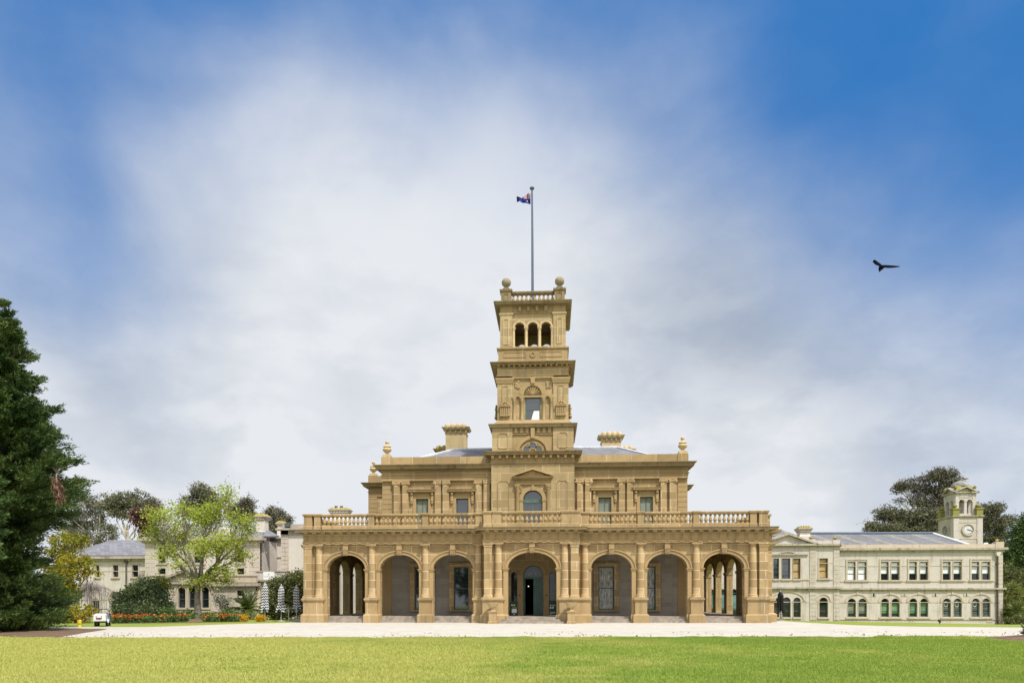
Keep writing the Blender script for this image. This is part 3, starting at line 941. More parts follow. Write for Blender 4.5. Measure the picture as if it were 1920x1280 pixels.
for sx in (-1, 1):
    xa, xb = sorted((sx * 10.65, sx * 11.0))
    b.box(xa, xb, YM + .35, 24, 11.25, 11.86)
    xa, xb = sorted((sx * 10.27, sx * 11.03)); b.box(xa, xb, YM - .16, YM + .5, 11.25, 11.90)
    xa, xb = sorted((sx * 11.0, SBX[sx] + sx * .02)); b.box(xa, xb, SBY[sx] + .05, SBY[sx] + .4, 11.25, 11.86)
    xa, xb = sorted((SBX[sx] - sx * .6, SBX[sx] + sx * .06)); b.box(xa, xb, SBY[sx], SBY[sx] + .7, 11.25, 11.90)
b.build('parapet', M['sand_trim'], man)
# parapet urns
fin = MB()
fin.box(-.30, .30, -.30, .30, 0, .16); fin.box(-.24, .24, -.24, .24, .16, .22)
fin.lathe([(.22, .22), (.12, .27), (.10, .33), (.22, .42), (.31, .52), (.33, .60), (.30, .66), (.24, .70), (.24, .76), (.29, .79), (.27, .83), (.15, .90), (.10, .96), (.09, 1.0), (.13, 1.05), (.15, 1.12), (.12, 1.2), (.03, 1.25)], n=18)
f0 = fin.build('urn_finial', M['sand_pale'], man)
f0.location = (-10.66, YM + .15, 11.90)
copy(f0, man, (10.68, YM + .15, 11.90)); copy(f0, man, (-13.6, 11.35, 11.90)); copy(f0, man, (12.45, 14.15, 11.90))

# upper windows with bracketed hoods
for k, (c, h) in enumerate(WIN_UP):
    s = MB()
    s.ring([(c - h - .22, 6.3), (c - h - .22, 9.06), (c + h + .22, 9.06), (c + h + .22, 6.3)], [(c - h, 6.3), (c - h, 8.87), (c + h, 8.87), (c + h, 6.3)], YM - .06, YM + .02, closed=False)
    s.box(c - h - .05, c + h + .05, YM - .05, YM, 9.06, 9.28)
    s.build('window_architrave', M['sand_plain'], man)
    s = MB()
    s.stack(c - h - .42, c + h + .42, YM - .2, YM, [(9.28, .0), (9.33, .02), (9.34, .10), (9.43, .12), (9.50, .16), (9.52, .16)])
    s.build('window_hood', M['sand_trim'], man)
    for e in (-1, 1):
        q = MB()
        x = c + e * (h + .30)
        q.poly([(x - .09, 9.28), (x - .09, 8.62), (x - .05, 8.5), (x + .05, 8.5), (x + .09, 8.62), (x + .09, 9.28)], YM - .16, YM)
        q.ball((x, YM - .17, 9.18), .10, .10, .09, 8, 6); q.ball((x, YM - .13, 8.70), .08, .08, .08, 8, 6); q.ball((x, YM - .10, 8.50), .06, .07, .06, 8, 6)
        q.build('hood_bracket', M['sand_plain'], man)
    shut = k != 1
    window(man, c, h, 6.35, 8.87, 0, YM + .14, M['green_mid'] if shut else M['green'], M['glass_sky'], 'french' if shut else 'plain', M['shutter'] if shut else None)

# slate roofs
def hip(name, x0, x1, y0, y1, z0, rx0, rx1, ry, z1, m):
    b = MB()
    b.add([(x0, y0, z0), (x1, y0, z0), (x1, y1, z0), (x0, y1, z0), (rx0, ry, z1), (rx1, ry, z1)], [(0, 1, 5, 4), (1, 2, 5), (2, 3, 4, 5), (3, 0, 4), (3, 2, 1, 0)])
    o = b.build(name, m, man, smooth=False)
    f = MB()
    for p_, q_ in (((x0, y0, z0), (rx0, ry, z1)), ((x1, y0, z0), (rx1, ry, z1)), ((rx0, ry, z1), (rx1, ry, z1))): f.tube((p_[0], p_[1], p_[2] + .03), (q_[0], q_[1], q_[2] + .03), .10, .10, 6)
    f.build('ridge_flashing', M['lead'], o)
    return o
hip('slate_roof', -10.6, 10.6, 3.98, 13, 11.32, -6.4, 6.5, 8.5, 13.42, M['slate'])
hip('slate_roof', -8, 8, 9.2, 22, 11.4, -4.0, 4.0, 15.5, 14.95, M['slate'])

# chimneys
def chimney(x0, x1, y0, z0, z1, parent, m, mcap, shells, depth=1.1, nm='chimney'):
    b = MB()
    y1 = y0 + depth
    H = 1.0
    b.box(x0, x1, y0, y1, z0, z1 - .72)
    b.stack(x0, x1, y0, y1, [(z1 - .80, .03), (z1 - .72, .06), (z1 - .715, .0), (z1 - .70, .0)])
    b.frust(x0 + .02, x1 - .02, y0 + .02, y1 - .02, z1 - .72, x0, x1, y0, y1, z1 - .38)
    o = b.build(nm, m, parent)
    c = MB()
    n = 5
    for i in range(n):
        x = x0 + (x1 - x0) * i / (n - 1)
        c.poly([(x - .06, z1 - .66), (x + .06, z1 - .66), (x + .08, z1 - .38), (x - .08, z1 - .38)], y0 - .12, y0)
    c.stack(x0, x1, y0, y1, [(z1 - .40, .22), (z1 - .32, .25), (z1 - .24, .32), (z1 - .20, .32)])
    k = c.build('chimney_cap', mcap, o)
    s = MB()
    for i in range(shells):
        x = x0 - .05 + (x1 - x0 + .1) * (i + .5) / shells
        r = (x1 - x0 + .1) / shells * .56
        s.ball((x, y0 - .12, z1 - .18), r, .22, .30, 14, 8); s.ball((x, y1 + .12, z1 - .18), r, .22, .30, 14, 8)
    s.box(x0 + .1, x1 - .1, y0 + .2, y1 - .2, z1 - .2, z1 - .05)
    s.build('shell_cresting', mcap, o)
    return o
chimney(-7.9, -6.1, 14, 12.5, 16.75, man, M['sand_pale'], M['sand_pale'], 4)
chimney(5.65, 7.3, 14, 12.5, 15.86, man, M['sand_pale'], M['sand_pale'], 4)
chimney(-9.0, -8.1, 16, 12.0, 15.3, man, M['sand_pale'], M['lichen'], 2)
chimney(7.3, 8.5, 16, 12.0, 15.05, man, M['sand_pale'], M['sand_pale'], 3)

# ------------------------------------------------------------------ tower
TY = 5.85          # tower axis
def zz(z, k): return 1.6 + (z - 1.6) * k
tw = MB()
tw.archwall(-2.95, 2.95, FL, 5.3, 2.9, 3.4, [(0.02, .71, FL, 3.28, .71), (-1.335, .23, .62, 3.30, .23), (1.375, .23, .62, 3.30, .23)])
tw.archwall(-2.95, 2.95, 5.3, 11.22, 2.9, 3.4, [(0.0, .69, 6.3, 8.62, .69)])
for sx in (-1, 1): tw.box(*sorted((sx * 2.95, sx * 2.45)), 3.4, 8.3, FL, 11.22)
tw.box(-2.95, 2.95, 8.3, 8.8, FL, 11.22)
tower = tw.build('tower', M['tower_stone'], man)
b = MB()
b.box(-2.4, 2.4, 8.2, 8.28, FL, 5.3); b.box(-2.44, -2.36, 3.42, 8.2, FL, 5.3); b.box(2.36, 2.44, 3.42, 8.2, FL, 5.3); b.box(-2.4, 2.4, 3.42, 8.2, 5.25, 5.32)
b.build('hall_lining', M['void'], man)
# doorway
fr = MB()
fr.ring(arch_pts(0.02, .71, FL, 3.28, .71), arch_pts(0.02, .63, FL, 3.28, .63), 3.05, 3.2)
fr.box(-.62, .66, 3.05, 3.2, 3.02, 3.16)
door = fr.build('front_door', M['green'], man)
d = MB()
d.box(.03, .65, 3.08, 3.15, FL + .03, 3.02)
for z0, z1 in ((.68, 1.18), (1.42, 2.36), (2.52, 2.86)):
    d.ring([(.14, z0), (.14, z1), (.54, z1), (.54, z0)], [(.2, z0 + .06), (.2, z1 - .06), (.48, z1 - .06), (.48, z0 + .06)], 3.05, 3.08)
    d.box(.27, .41, 3.055, 3.08, z0 + .13, z1 - .13)
d.build('door_leaf', M['green'], door)
d = MB()
d.box(-.62, -.56, 3.2, 3.82, FL + .03, 3.02)
d.build('door_leaf', M['green'], door)
d = MB(); d.poly(arch_pts(.02, .64, 3.15, 3.28, .64), 3.12, 3.13); d.build('fanlight', M['glass'], door)
d = MB()
for i in range(7):
    t = math.pi * (i + .5) / 7
    for r_ in (.22, .36, .48): d.ball((.02 + r_ * math.cos(t), 3.11, 3.26 + r_ * .8 * math.sin(t)), .035, .01, .03, 6, 4)
d.build('leadlight', M['gilt'], door)
for cx in (-1.335, 1.375): window(man, cx, .23, .62, 3.30, .23, 3.05, M['green'], M['glass'], 'plain', name='sidelight')
b = MB()
b.ring(arch_pts(.02, .95, 3.3, 3.3, .95)[1:-1], arch_pts(.02, .71, 3.3, 3.3, .71)[1:-1], 2.82, 2.92, closed=False)
for cx in (-1.335, 1.375): b.ring(arch_pts(cx, .37, 3.3, 3.3, .37)[1:-1], arch_pts(cx, .23, 3.3, 3.3, .23)[1:-1], 2.84, 2.92, closed=False)
for x in (-.93, .97):
    b.box(x - .17, x + .17, 2.80, 2.92, FL, 3.16); b.stack(x - .17, x + .17, 2.80, 2.92, [(3.16, .03), (3.30, .05)])
b.build('door_surround', M['sand_plain'], man)
b = MB()
for x in (-.93, .97): b.ball((x, 2.79, 1.85), .055, .04, .055, 8, 6)
b.build('door_bell', M['pipe'], man)

# tower window with pediment
b = MB()
b.ring(arch_pts(0, .95, 8.62, 8.62, .95)[1:-1], arch_pts(0, .69, 8.62, 8.62, .69)[1:-1], 2.80, 2.91, closed=False)
for e in (-1, 1):
    x0, x1 = sorted((e * .69, e * .93)); b.box(x0, x1, 2.80, 2.91, 6.3, 8.5); b.stack(x0, x1, 2.80, 2.91, [(8.5, .03), (8.62, .05)])
    x0, x1 = sorted((e * 2.5, e * 1.67))
    b.ring([(x0, 6.4), (x0, 9.85), (x0 + .15, 10.0), (x1 - .15, 10.0), (x1, 9.85), (x1, 6.4)], [(x0 + .05, 6.4), (x0 + .05, 9.83), (x0 + .17, 9.95), (x1 - .17, 9.95), (x1 - .05, 9.83), (x1 - .05, 6.4)], 2.86, 2.91, closed=False)
    for k in range(9): b.ball((e * (.80 + .20 * rng.random()), 2.86, 9.15 + .42 * rng.random()), .07, .05, .06, 7, 5)
b.box(-.09, .09, 2.74, 2.91, 9.27, 9.66)
b.box(-1.22, 1.22, 2.78, 2.91, 9.70, 9.86); b.box(-1.20, 1.20, 2.80, 2.91, 9.86, 10.08)
b.build('window_dressing', M['sand_plain'], tower)
for e in (-1, 1):
    q = MB()
    x = e * 1.09
    q.lathe([(.15, 6.4), (.15, 9.36), (.17, 9.40), (.155, 9.44), (.22, 9.62), (.22, 9.66)], x, 2.86, 16); q.box(x - .21, x + .21, 2.68, 2.91, 9.62, 9.70)
    for k in range(8): q.ball((x + .19 * math.cos(k * .8), 2.86 + .17 * math.sin(k * .8), 9.54), .05, .05, .09, 6, 5)
    q.build('corinthian_column', M['sand_plain'], tower)
q = MB()
q.stack(-1.22, 1.22, 2.72, 2.91, [(10.08, 0), (10.12, .06), (10.13, .16), (10.20, .20), (10.24, .22)])
q.poly([(-1.46, 10.24), (1.46, 10.24), (0, 10.83)], 2.52, 2.91) if False else None
q.poly([(-1.15, 10.24), (1.15, 10.24), (0, 10.69)], 2.80, 2.91)
for e in (-1, 1): q.hexa([(e * 1.46, 2.50, 10.24), (e * 1.46, 2.91, 10.24), (e * 1.46, 2.91, 10.33), (e * 1.46, 2.50, 10.33)], [(0, 2.50, 10.72), (0, 2.91, 10.72), (0, 2.91, 10.82), (0, 2.50, 10.82)])
for k in range(12): q.box(-1.3 + .2 * k + .05, -1.3 + .2 * k + .17, 2.60, 2.72, 10.05, 10.12)
q.build('pediment', M['sand_trim'], tower)
window(tower, 0, .69, 6.3, 8.62, .69, 3.04, M['green_mid'], M['glass_sky'], 'french')
q = MB(); q.box(-.64, .64, 3.0, 3.13, 8.42, 8.66)
q.build('transom', M['green_mid'], tower)

# first tower cornice
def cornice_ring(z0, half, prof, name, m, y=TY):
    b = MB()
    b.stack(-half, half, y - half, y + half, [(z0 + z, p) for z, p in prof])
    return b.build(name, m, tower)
HB = 2.95
b = MB()
b.stack(-HB, HB, TY - HB, TY + HB, [(11.22, .05), (11.26, .09), (11.30, .09), (11.301, .03), (11.75, .03), (11.78, .12)])
b.build('tower_frieze', M['sand_trim'], tower)
b = MB()
for i in range(12):
    x = -HB + .12 + (2 * HB - .24) * i / 11
    b.box(x - .05, x + .05, TY - HB - .10, TY - HB, 11.31, 11.74)
    b.poly([(x - .08, 11.56), (x + .08, 11.56), (x + .09, 11.77), (x - .09, 11.77)], TY - HB - .34, TY - HB)
b.build('tower_bracket', M['sand_plain'], tower)
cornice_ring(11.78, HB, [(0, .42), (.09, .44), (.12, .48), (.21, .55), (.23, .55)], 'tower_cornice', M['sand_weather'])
# stage one: lunette with three round lights
H1 = 2.9
K1 = 1.001
b = MB()
f = TY - H1
b.box(-H1, H1, f + .14, TY + H1, 12.0, 13.8)
for e in (-1, 1):
    x0, x1 = sorted((e * H1, e * 1.44)); b.box(x0, x1, f, f + .14, 12.0, 13.8)
    x0, x1 = sorted((e * 2.5, e * 1.75))
    b.ring([(x0, 12.42), (x0, 13.25), (x0 + .15, 13.42), (x1 - .15, 13.42), (x1, 13.25), (x1, 12.42), (x1 - .15, 12.28), (x0 + .15, 12.28)], [(x0 + .05, 12.44), (x0 + .05, 13.23), (x0 + .17, 13.37), (x1 - .17, 13.37), (x1 - .05, 13.23), (x1 - .05, 12.44), (x1 - .17, 12.33), (x0 + .17, 12.33)], f - .04, f)
b.box(-1.44, 1.44, f + .02, f + .2, 13.30, 13.34)
st1 = b.build('tower_stage', M['tower_stone'], tower)
b = MB()
b.ring(arch_pts(0, 1.22, 12.0, 12.0, 1.2, 24)[1:-1], arch_pts(0, .98, 12.0, 12.0, .96, 24)[1:-1], f - .02, f + .15, closed=False)
b.ring(arch_pts(0, .80, 12.0, 12.0, .80, 24)[1:-1], arch_pts(0, .72, 12.0, 12.0, .72, 24)[1:-1], f + .06, f + .15, closed=False)
b.box(-1.43, 1.43, f + .125, f + .145, 12.01, 13.74)
b.poly([(-.12, 13.0), (.12, 13.0), (.15, 13.75), (-.15, 13.75)], f - .12, f + .14)
for i in range(7):
    if i == 3: continue
    x = -1.2 + .4 * i; b.poly([(x - .1, 13.42), (x + .1, 13.42), (x + .11, 13.75), (x - .11, 13.75)], f + .0, f + .14)
for cx, cz in ((0, 12.52), (-.46, 12.27), (.46, 12.27)):
    n = 20
    b.ring([(cx + .32 * math.cos(2 * math.pi * k / n), cz + .27 * math.sin(2 * math.pi * k / n)) for k in range(n)], [(cx + .24 * math.cos(2 * math.pi * k / n), cz + .21 * math.sin(2 * math.pi * k / n)) for k in range(n)], f + .05, f + .15)
b.build('lunette_moulding', M['sand_plain'], tower)
for cx, cz in ((0, 12.52), (-.46, 12.27), (.46, 12.27)):
    n = 20
    MB().poly([(cx + .25 * math.cos(2 * math.pi * k / n), cz + .22 * math.sin(2 * math.pi * k / n)) for k in range(n)], f + .11, f + .16).build('round_light', M['glass_sky'], tower)
cornice_ring(13.75, H1, [(0, .03), (.04, .08), (.05, .18), (.13, .20), (.24, .27), (.26, .27)], 'tower_cornice', M['sand_weather'])
# stage two
K2 = 1.009
Z = lambda z: zz(z, K2)
H2 = 2.55
f = TY - H2
b = MB()
b.archwall(-1.47, 1.47, Z(14.0), Z(17.35), f + .14, f + .5, [(0, .55, Z(14.2), Z(15.93), 0)])
b.box(-H2 + .3, H2 - .3, f + .5, TY + H2 - .3, Z(17.0), Z(17.45))
for e in (-1, 1):
    b.box(*sorted((e * H2, e * (H2 - .4))), f + .35, TY + H2, Z(14.0), Z(17.4))
    b.box(*sorted((e * H2, e * 1.47)), f, f + .35, Z(14.0), Z(17.4))
b.box(-H2 + .4, H2 - .4, TY + H2 - .35, TY + H2 - .003, Z(14), Z(17.4))
b.build('tower_stage', M['tower_stone'], tower)
b = MB()
b.stack(-H2, H2, f, TY + H2, [(14.01, .2), (14.15, .2), (14.35, .05), (14.4, .02)])
for e in (-1, 1):
    x0, x1 = sorted((e * 2.22, e * 1.78))
    b.ring([(x0, 15.55), (x0, 16.85), (x1, 16.85), (x1, 15.55)], [(x0 + .05, 15.6), (x0 + .05, 16.8), (x1 - .05, 16.8), (x1 - .05, 15.6)], f - .04, f)
    x0, x1 = sorted((e * H2, e * 1.47))
    b.stack(x0, x1, f, f + .3, [(17.0, .0), (17.04, .05), (17.1, .06), (17.28, .12), (17.42, .13)])
    # scrolls on the piers
    xc = e * 2.0
    for k in range(5): b.box(xc - .33 + .14 * k, xc - .23 + .14 * k, f - .16, f, 14.75, 15.35)
    b.box(xc - .38, xc + .38, f - .22, f, 15.33, 15.42)
    for k in (-1, 0, 1): b.ball((xc + .24 * k, f - .14, 15.47), .13, .12, .10, 8, 6)
    for k in (-1, 0, 1): b.ball((xc + .14 * k, f - .1, 15.62 + .05 * (k == 0)), .10, .1, .09, 8, 6)
    b.box(xc - .36, xc + .36, f - .18, f, 14.66, 14.76)
    # side scroll
    xs = e * (H2 + .10)
    for zc, r_ in ((14.75, .17), (14.95, .13), (15.15, .11), (15.35, .14), (15.52, .10)): b.ball((xs, f + .7, zc), r_, .4, .15, 8, 6)
b.build('tower_ornament', M['sand_plain'], tower)
b = MB()
b.box(-1.47, -.62, f + .0, f + .15, 16.08, 16.22); b.box(.62, 1.47, f + .0, f + .15, 16.08, 16.22)
b.ring(arch_pts(0, .92, 16.2, 16.2, .95, 20)[1:-1], arch_pts(0, .64, 16.2, 16.2, .66, 20)[1:-1], f + .0, f + .15, closed=False)
for i in range(9):
    t = math.pi * (i + .5) / 9
    b.hexa([(.08 * math.cos(t) - .03, f + .10, 16.22 + .08 * math.sin(t)), (.08 * math.cos(t) + .03, f + .10, 16.22 + .08 * math.sin(t)), (.08 * math.cos(t) + .03, f + .15, 16.22 + .08 * math.sin(t)), (.08 * math.cos(t) - .03, f + .15, 16.22 + .08 * math.sin(t))],
           [(.6 * math.cos(t) - .06, f + .06, 16.22 + .6 * math.sin(t)), (.6 * math.cos(t) + .06, f + .06, 16.22 + .6 * math.sin(t)), (.6 * math.cos(t) + .06, f + .15, 16.22 + .6 * math.sin(t)), (.6 * math.cos(t) - .06, f + .15, 16.22 + .6 * math.sin(t))])
b.poly([(-.13, 17.0), (.13, 17.0), (.17, 17.4), (-.17, 17.4)], f - .08, f + .14)
b.box(-.62, .62, f + .02, f + .15, 16.03, 16.14)
for e in (-1, 1):
    s = MB()
    for k in range(10): s.ball((e * (1.0 + .25 * rng.random()), f + .11, 16.75 + .42 * rng.random()), .10, .06, .10, 6, 5)
    s.build('spandrel_carving', M['sand_plain'], tower)
b.box(-1.47, 1.47, f + .0, f + .15, 14.0, 14.25) if False else None
b.box(-.66, .66, f - .02, f + .15, 14.12, 14.26)
b.build('shell_lunette', M['sand_plain'], tower)
for x in (-1.33, -.78, .78, 1.33):
    q = MB()
    q.lathe([(.15, 14.35), (.15, 14.45), (.115, 14.5), (.11, 15.7), (.13, 15.73), (.12, 15.76), (.17, 15.95), (.17, 15.97)], x, f + .08, 14); q.box(x - .17, x + .17, f - .08, f + .14, 15.95, 16.05); q.box(x - .16, x + .16, f - .06, f + .14, 14.25, 14.36)
    for k in range(7): q.ball((x + .15 * math.cos(k * .9), f + .08 + .13 * math.sin(k * .9), 15.88), .04, .04, .07, 6, 5)
    q.build('corinthian_column', M['sand_plain'], tower)
window(tower, 0, .55, Z(14.2), Z(15.93), 0, f + .2, M['green_mid'], M['glass_sky'], 'sash')
MB().add([(-.12, f + .236, Z(14.3)), (.47, f + .236, Z(14.3)), (.47, f + .236, Z(14.98)), (.08, f + .236, Z(14.98)), (-.02, f + .236, Z(14.7))], [(0, 1, 2, 3, 4)]).build('blind', M['blindw'], tower)
b = MB()
b.stack(-H2, H2, f, TY + H2, [(17.4, .0), (17.55, .0), (17.56, .04), (17.62, .04), (17.63, .0), (18.1, .0), (18.12, .06), (18.2, .06)])
b.build('tower_entablature', M['sand_trim'], tower)
b = MB()
for i in range(14):
    x = -H2 + .1 + (2 * H2 - .2) * i / 13
    b.box(x - .07, x + .07, f - .30, f, 18.2, 18.27)
    for e in (-1, 1):
        yy = f + .1 + (2 * H2 - .2) * i / 13
        b.box(*sorted((e * H2, e * (H2 + .3))), yy - .07, yy + .07, 18.2, 18.27)
b.build('modillions', M['sand_plain'], tower)
cornice_ring(18.27, H2, [(0, .34), (.06, .36), (.10, .44), (.16, .5), (.18, .5)], 'tower_cornice', M['sand_weather'])
# stage three: base course and belfry
HD = 2.49
f = TY - HD
b = MB()
b.stack(-HD, HD, f, TY + HD, [(18.45, .06), (18.66, .06), (18.70, 0), (19.45, 0), (19.46, .05), (19.52, .1), (19.6, .1)])
for e in (-1, 1): b.ring([(*sorted((e * 2.1, e * .5)),)[0:1] + (18.9,), (min(e * 2.1, e * .5), 19.3), (max(e * 2.1, e * .5), 19.3), (max(e * 2.1, e * .5), 18.9)], [(min(e * 2.1, e * .5) + .05, 18.95), (min(e * 2.1, e * .5) + .05, 19.25), (max(e * 2.1, e * .5) - .05, 19.25), (max(e * 2.1, e * .5) - .05, 18.95)], f - .03, f)
n = 18
b.ring([(.22 * math.cos(2 * math.pi * k / n), 19.1 + .22 * math.sin(2 * math.pi * k / n)) for k in range(n)], [(.11 * math.cos(2 * math.pi * k / n), 19.1 + .11 * math.sin(2 * math.pi * k / n)) for k in range(n)], f - .05, f)
b.build('tower_stage', M['sand_trim'], tower)
H3 = 2.36
f = TY - H3
ops = [(-.955, .365, 19.78, 21.12, .365), (0, .365, 19.78, 21.12, .365), (.955, .365, 19.78, 21.12, .365)]
b = MB()
for T_ in (lambda x, y, z: (x, f + y, z), lambda x, y, z: (x, TY + H3 - y, z), lambda x, y, z: (-H3 + y, TY + x, z), lambda x, y, z: (H3 - y, TY + x, z)):
    q = MB(T=T_)
    wx = 1.48
    q.archwall(-wx, wx, 19.6, 22.12, .12, .42, ops, 14)
    b.add(q.v, q.f)
for e in (-1, 1):
    for g in (-1, 1): b.box(*sorted((e * 1.47, e * H3)), *sorted((TY + g * 1.47, TY + g * H3)), 19.6, 22.12)
b.build('belfry', M['tower_stone'], tower)
MB().box(-1.45, 1.45, TY - 1.45, TY + 1.45, 19.5, 19.62).build('belfry_floor', M['wood_ceil'], tower)
MB().box(-2, 2, TY - 2, TY + 2, 22.1, 22.2).build('belfry_ceiling', M['wood_ceil'], tower)
b = MB()
for cx, h, zb, zs, ri in ops:
    b.ring(arch_pts(cx, h + .13, zs, zs, ri + .13)[1:-1], arch_pts(cx, h, zs, zs, ri)[1:-1], f + .04, f + .13, closed=False)
for x in (-1.39, -.48, .48, 1.39):
    b.lathe([(.13, 19.62), (.13, 19.78), (.10, 19.84), (.095, 20.88), (.11, 20.9), (.10, 20.93), (.16, 21.08), (.16, 21.12)], x, f + .14, 14); b.box(x - .15, x + .15, f + .02, f + .3, 21.06, 21.14)
for e in (-1, 1):
    x0, x1 = sorted((e * 2.12, e * 1.72))
    b.ring([(x0, 19.9), (x0, 21.75), (x1, 21.75), (x1, 19.9)], [(x0 + .05, 19.95), (x0 + .05, 21.7), (x1 - .05, 21.7), (x1 - .05, 19.95)], f - .04, f)
    x0, x1 = sorted((e * H3, e * 1.46)); b.stack(x0, x1, f, f + .4, [(22.0, 0), (22.03, .05), (22.1, .07), (22.13, .07)])
b.build('belfry_moulding', M['sand_pale'], tower)
b = MB()
b.box(-H3, H3, f + .06, TY + H3, 22.12, 22.65)
for e in (-1, 1): b.box(*sorted((e * (H3 + .006), e * 1.46)), f - .01, f + .4, 22.135, 22.645)
for i in range(4):
    x = -.92 + .613 * i; b.poly([(x - .09, 22.25), (x + .09, 22.25), (x + .1, 22.6), (x - .1, 22.6)], f - .12, f + .06)
b.build('tower_entablature', M['sand_trim'], tower)
cornice_ring(22.65, H3, [(0, .10), (.03, .36), (.10, .38), (.18, .44), (.22, .44)], 'tower_cornice', M['sand_weather'])
# parapet of the tower
b = MB()
z0 = 22.87
for e in (-1, 1):
    for g in (-1, 1):
        xc, yc = e * 1.93, TY + g * 1.93
        b.box(xc - .36, xc + .36, yc - .36, yc + .36, z0, 23.72)
        b.stack(xc - .36, xc + .36, yc - .36, yc + .36, [(z0, .05), (z0 + .15, .05), (z0 + .2, 0), (z0 + .201, 0)])
        b.stack(xc - .36, xc + .36, yc - .36, yc + .36, [(23.70, 0), (23.74, .06), (23.84, .10), (23.88, .1)])
        b.ring([(xc - .2, 23.1), (xc - .2, 23.6), (xc + .2, 23.6), (xc + .2, 23.1)], [(xc - .15, 23.15), (xc - .15, 23.55), (xc + .15, 23.55), (xc + .15, 23.15)], yc - .40, yc - .36)
for k in range(4):
    T_ = [lambda x, y, z: (x, TY - 1.93 + y, z), lambda x, y, z: (x, TY + 1.93 - y, z), lambda x, y, z: (-1.93 + y, TY + x, z), lambda x, y, z: (1.93 - y, TY + x, z)][k]
    q = MB(T=T_)
    q.box(-1.57, 1.57, -.14, .14, z0, z0 + .16); q.stack(-1.57, 1.57, -.14, .14, [(23.62, 0), (23.66, .04), (23.76, .07), (23.79, .07)])
    b.add(q.v, q.f)
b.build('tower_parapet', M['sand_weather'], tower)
tb = None
for k in range(10):
    x = -1.57 + .314 * (k + .5)
    if tb is None: tb = baluster_mesh(tower, .59, .125); q = tb
    else: q = copy(tb, tower)
    q.location = (x, TY - 1.93, z0 + .16)
for k in range(10): copy(tb, tower, (-1.57 + .314 * (k + .5), TY + 1.93, z0 + .16))
q = MB()
for e in (-1, 1):
    for k in range(10): q.lathe([(.1, z0 + .16), (.1, z0 + .22), (.06, z0 + .24), (.125, z0 + .38), (.05, z0 + .6), (.1, z0 + .68), (.1, z0 + .75)], e * 1.93, TY - 1.57 + .314 * (k + .5), 8)
o = q.build('side_balusters', M['sand_plain'], tower)
o['kind'] = 'stuff'
q = MB()
q.lathe([(.33, 0), (.33, .07), (.24, .12), (.27, .16), (.27, .2), (.12, .27), (.12, .33), (.2, .38), (.31, .5), (.345, .64), (.32, .78), (.22, .9), (.1, .96), (.05, .99)], n=20)
bf = q.build('ball_finial', M['sand_ball'], tower)
bf.location = (-1.93, TY - 1.93, 23.88)
for e, g in ((1, -1), (-1, 1), (1, 1)): copy(bf, tower, (e * 1.93, TY + g * 1.93, 23.88))
b = MB(); b.box(-1.8, 1.8, TY - 1.8, TY + 1.8, 22.8, 22.9); b.build('tower_roof', M['lead'], tower)

# flagpole and flag
fp = tag(MB().path([(-.05, TY - .9, 22.9), (-.06, TY - .9, 28), (-.08, TY - .9, 31.85)], .10, .065, 10).build('pole', M['pole'], None), 'tall grey flagpole rising from the top of the tower', 'flagpole')
fp.name = 'flagpole'
MB().lathe([(.06, 31.82), (.16, 31.86), (.18, 31.92), (.15, 31.98), (.05, 32.02)], -.08, TY - .9, 12).build('finial', M['pole'], fp)
MB().path([(.05, TY - 1.03, 23.0), (.06, TY - 1.02, 31.7)], .012, .012, 4).build('halyard', M['steel'], fp)

def flag_mat():
    m, t, b = new('flag_cloth', 0.8)
    uv = t.node('ShaderNodeUVMap')
    sp = t.node('ShaderNodeSeparateXYZ', i_0=uv.outputs[0])
    u, v = sp.outputs[0], sp.outputs[1]
    lt = lambda a, k: t.math('LESS_THAN', a, k)
    canton = t.math('MULTIPLY', lt(u, .5), t.math('GREATER_THAN', v, .5))
    cu = t.math('ABSOLUTE', t.math('MULTIPLY_ADD', u, 2.0, -.5))
    cv = t.math('ABSOLUTE', t.math('MULTIPLY_ADD', v, 2.0, -1.5))
    dg = t.math('ABSOLUTE', t.math('SUBTRACT', cu, cv))
    c = t.mix(lt(dg, .12), (0.012, 0.022, 0.16), (0.5, 0.5, 0.52))
    c = t.mix(lt(dg, .04), c, (0.3, 0.02, 0.03))
    arm = t.math('MINIMUM', cu, cv)
    c = t.mix(lt(arm, .15), c, (0.5, 0.5, 0.52))
    c = t.mix(lt(arm, .09), c, (0.3, 0.02, 0.03))
    c = t.mix(canton, (0.012, 0.022, 0.16), c)
    for su, sv, r in ((.25, .25, .07), (.75, .84, .04), (.75, .16, .04), (.63, .55, .04), (.87, .6, .04)):
        d = t.math('SQRT', t.math('ADD', t.math('POWER', t.math('MULTIPLY', t.math('SUBTRACT', u, su), 2), 2), t.math('POWER', t.math('SUBTRACT', v, sv), 2)))
        c = t.mix(lt(d, r), c, (0.5, 0.5, 0.52))
    t.l.new(c, b.inputs['Base Color'])
    return m
nu, nv = 28, 14
vs, uvs = [], []
for j in range(nv + 1):
    for i in range(nu + 1):
        u, v = i / nu, j / nv
        sag = .62 * u * (1 - v) + .12 * u
        x = -1.12 * u * (1 - .1 * v) - .03
        z = .80 * (v - 1) * (1 - .45 * u) - .18 * u * v + .05 * math.sin(9 * u) - .02 + .25 * u * (1 - v) * .3
        y = .13 * math.sin(8.5 * u + 2.2 * v) * (0.25 + u) + .05 * math.sin(14 * u - 3 * v)
        vs.append((x, y, z)); uvs.append((u, v))
fs = [(j * (nu + 1) + i, j * (nu + 1) + i + 1, (j + 1) * (nu + 1) + i + 1, (j + 1) * (nu + 1) + i) for j in range(nv) for i in range(nu)]
fl = MB().add(vs, fs).build('flag', flag_mat())
ul = fl.data.uv_layers.new(name='UVMap')
for lp in fl.data.loops: ul.data[lp.index].uv = uvs[lp.vertex_index]
fl.location = (-.16, TY - .9, 31.55)
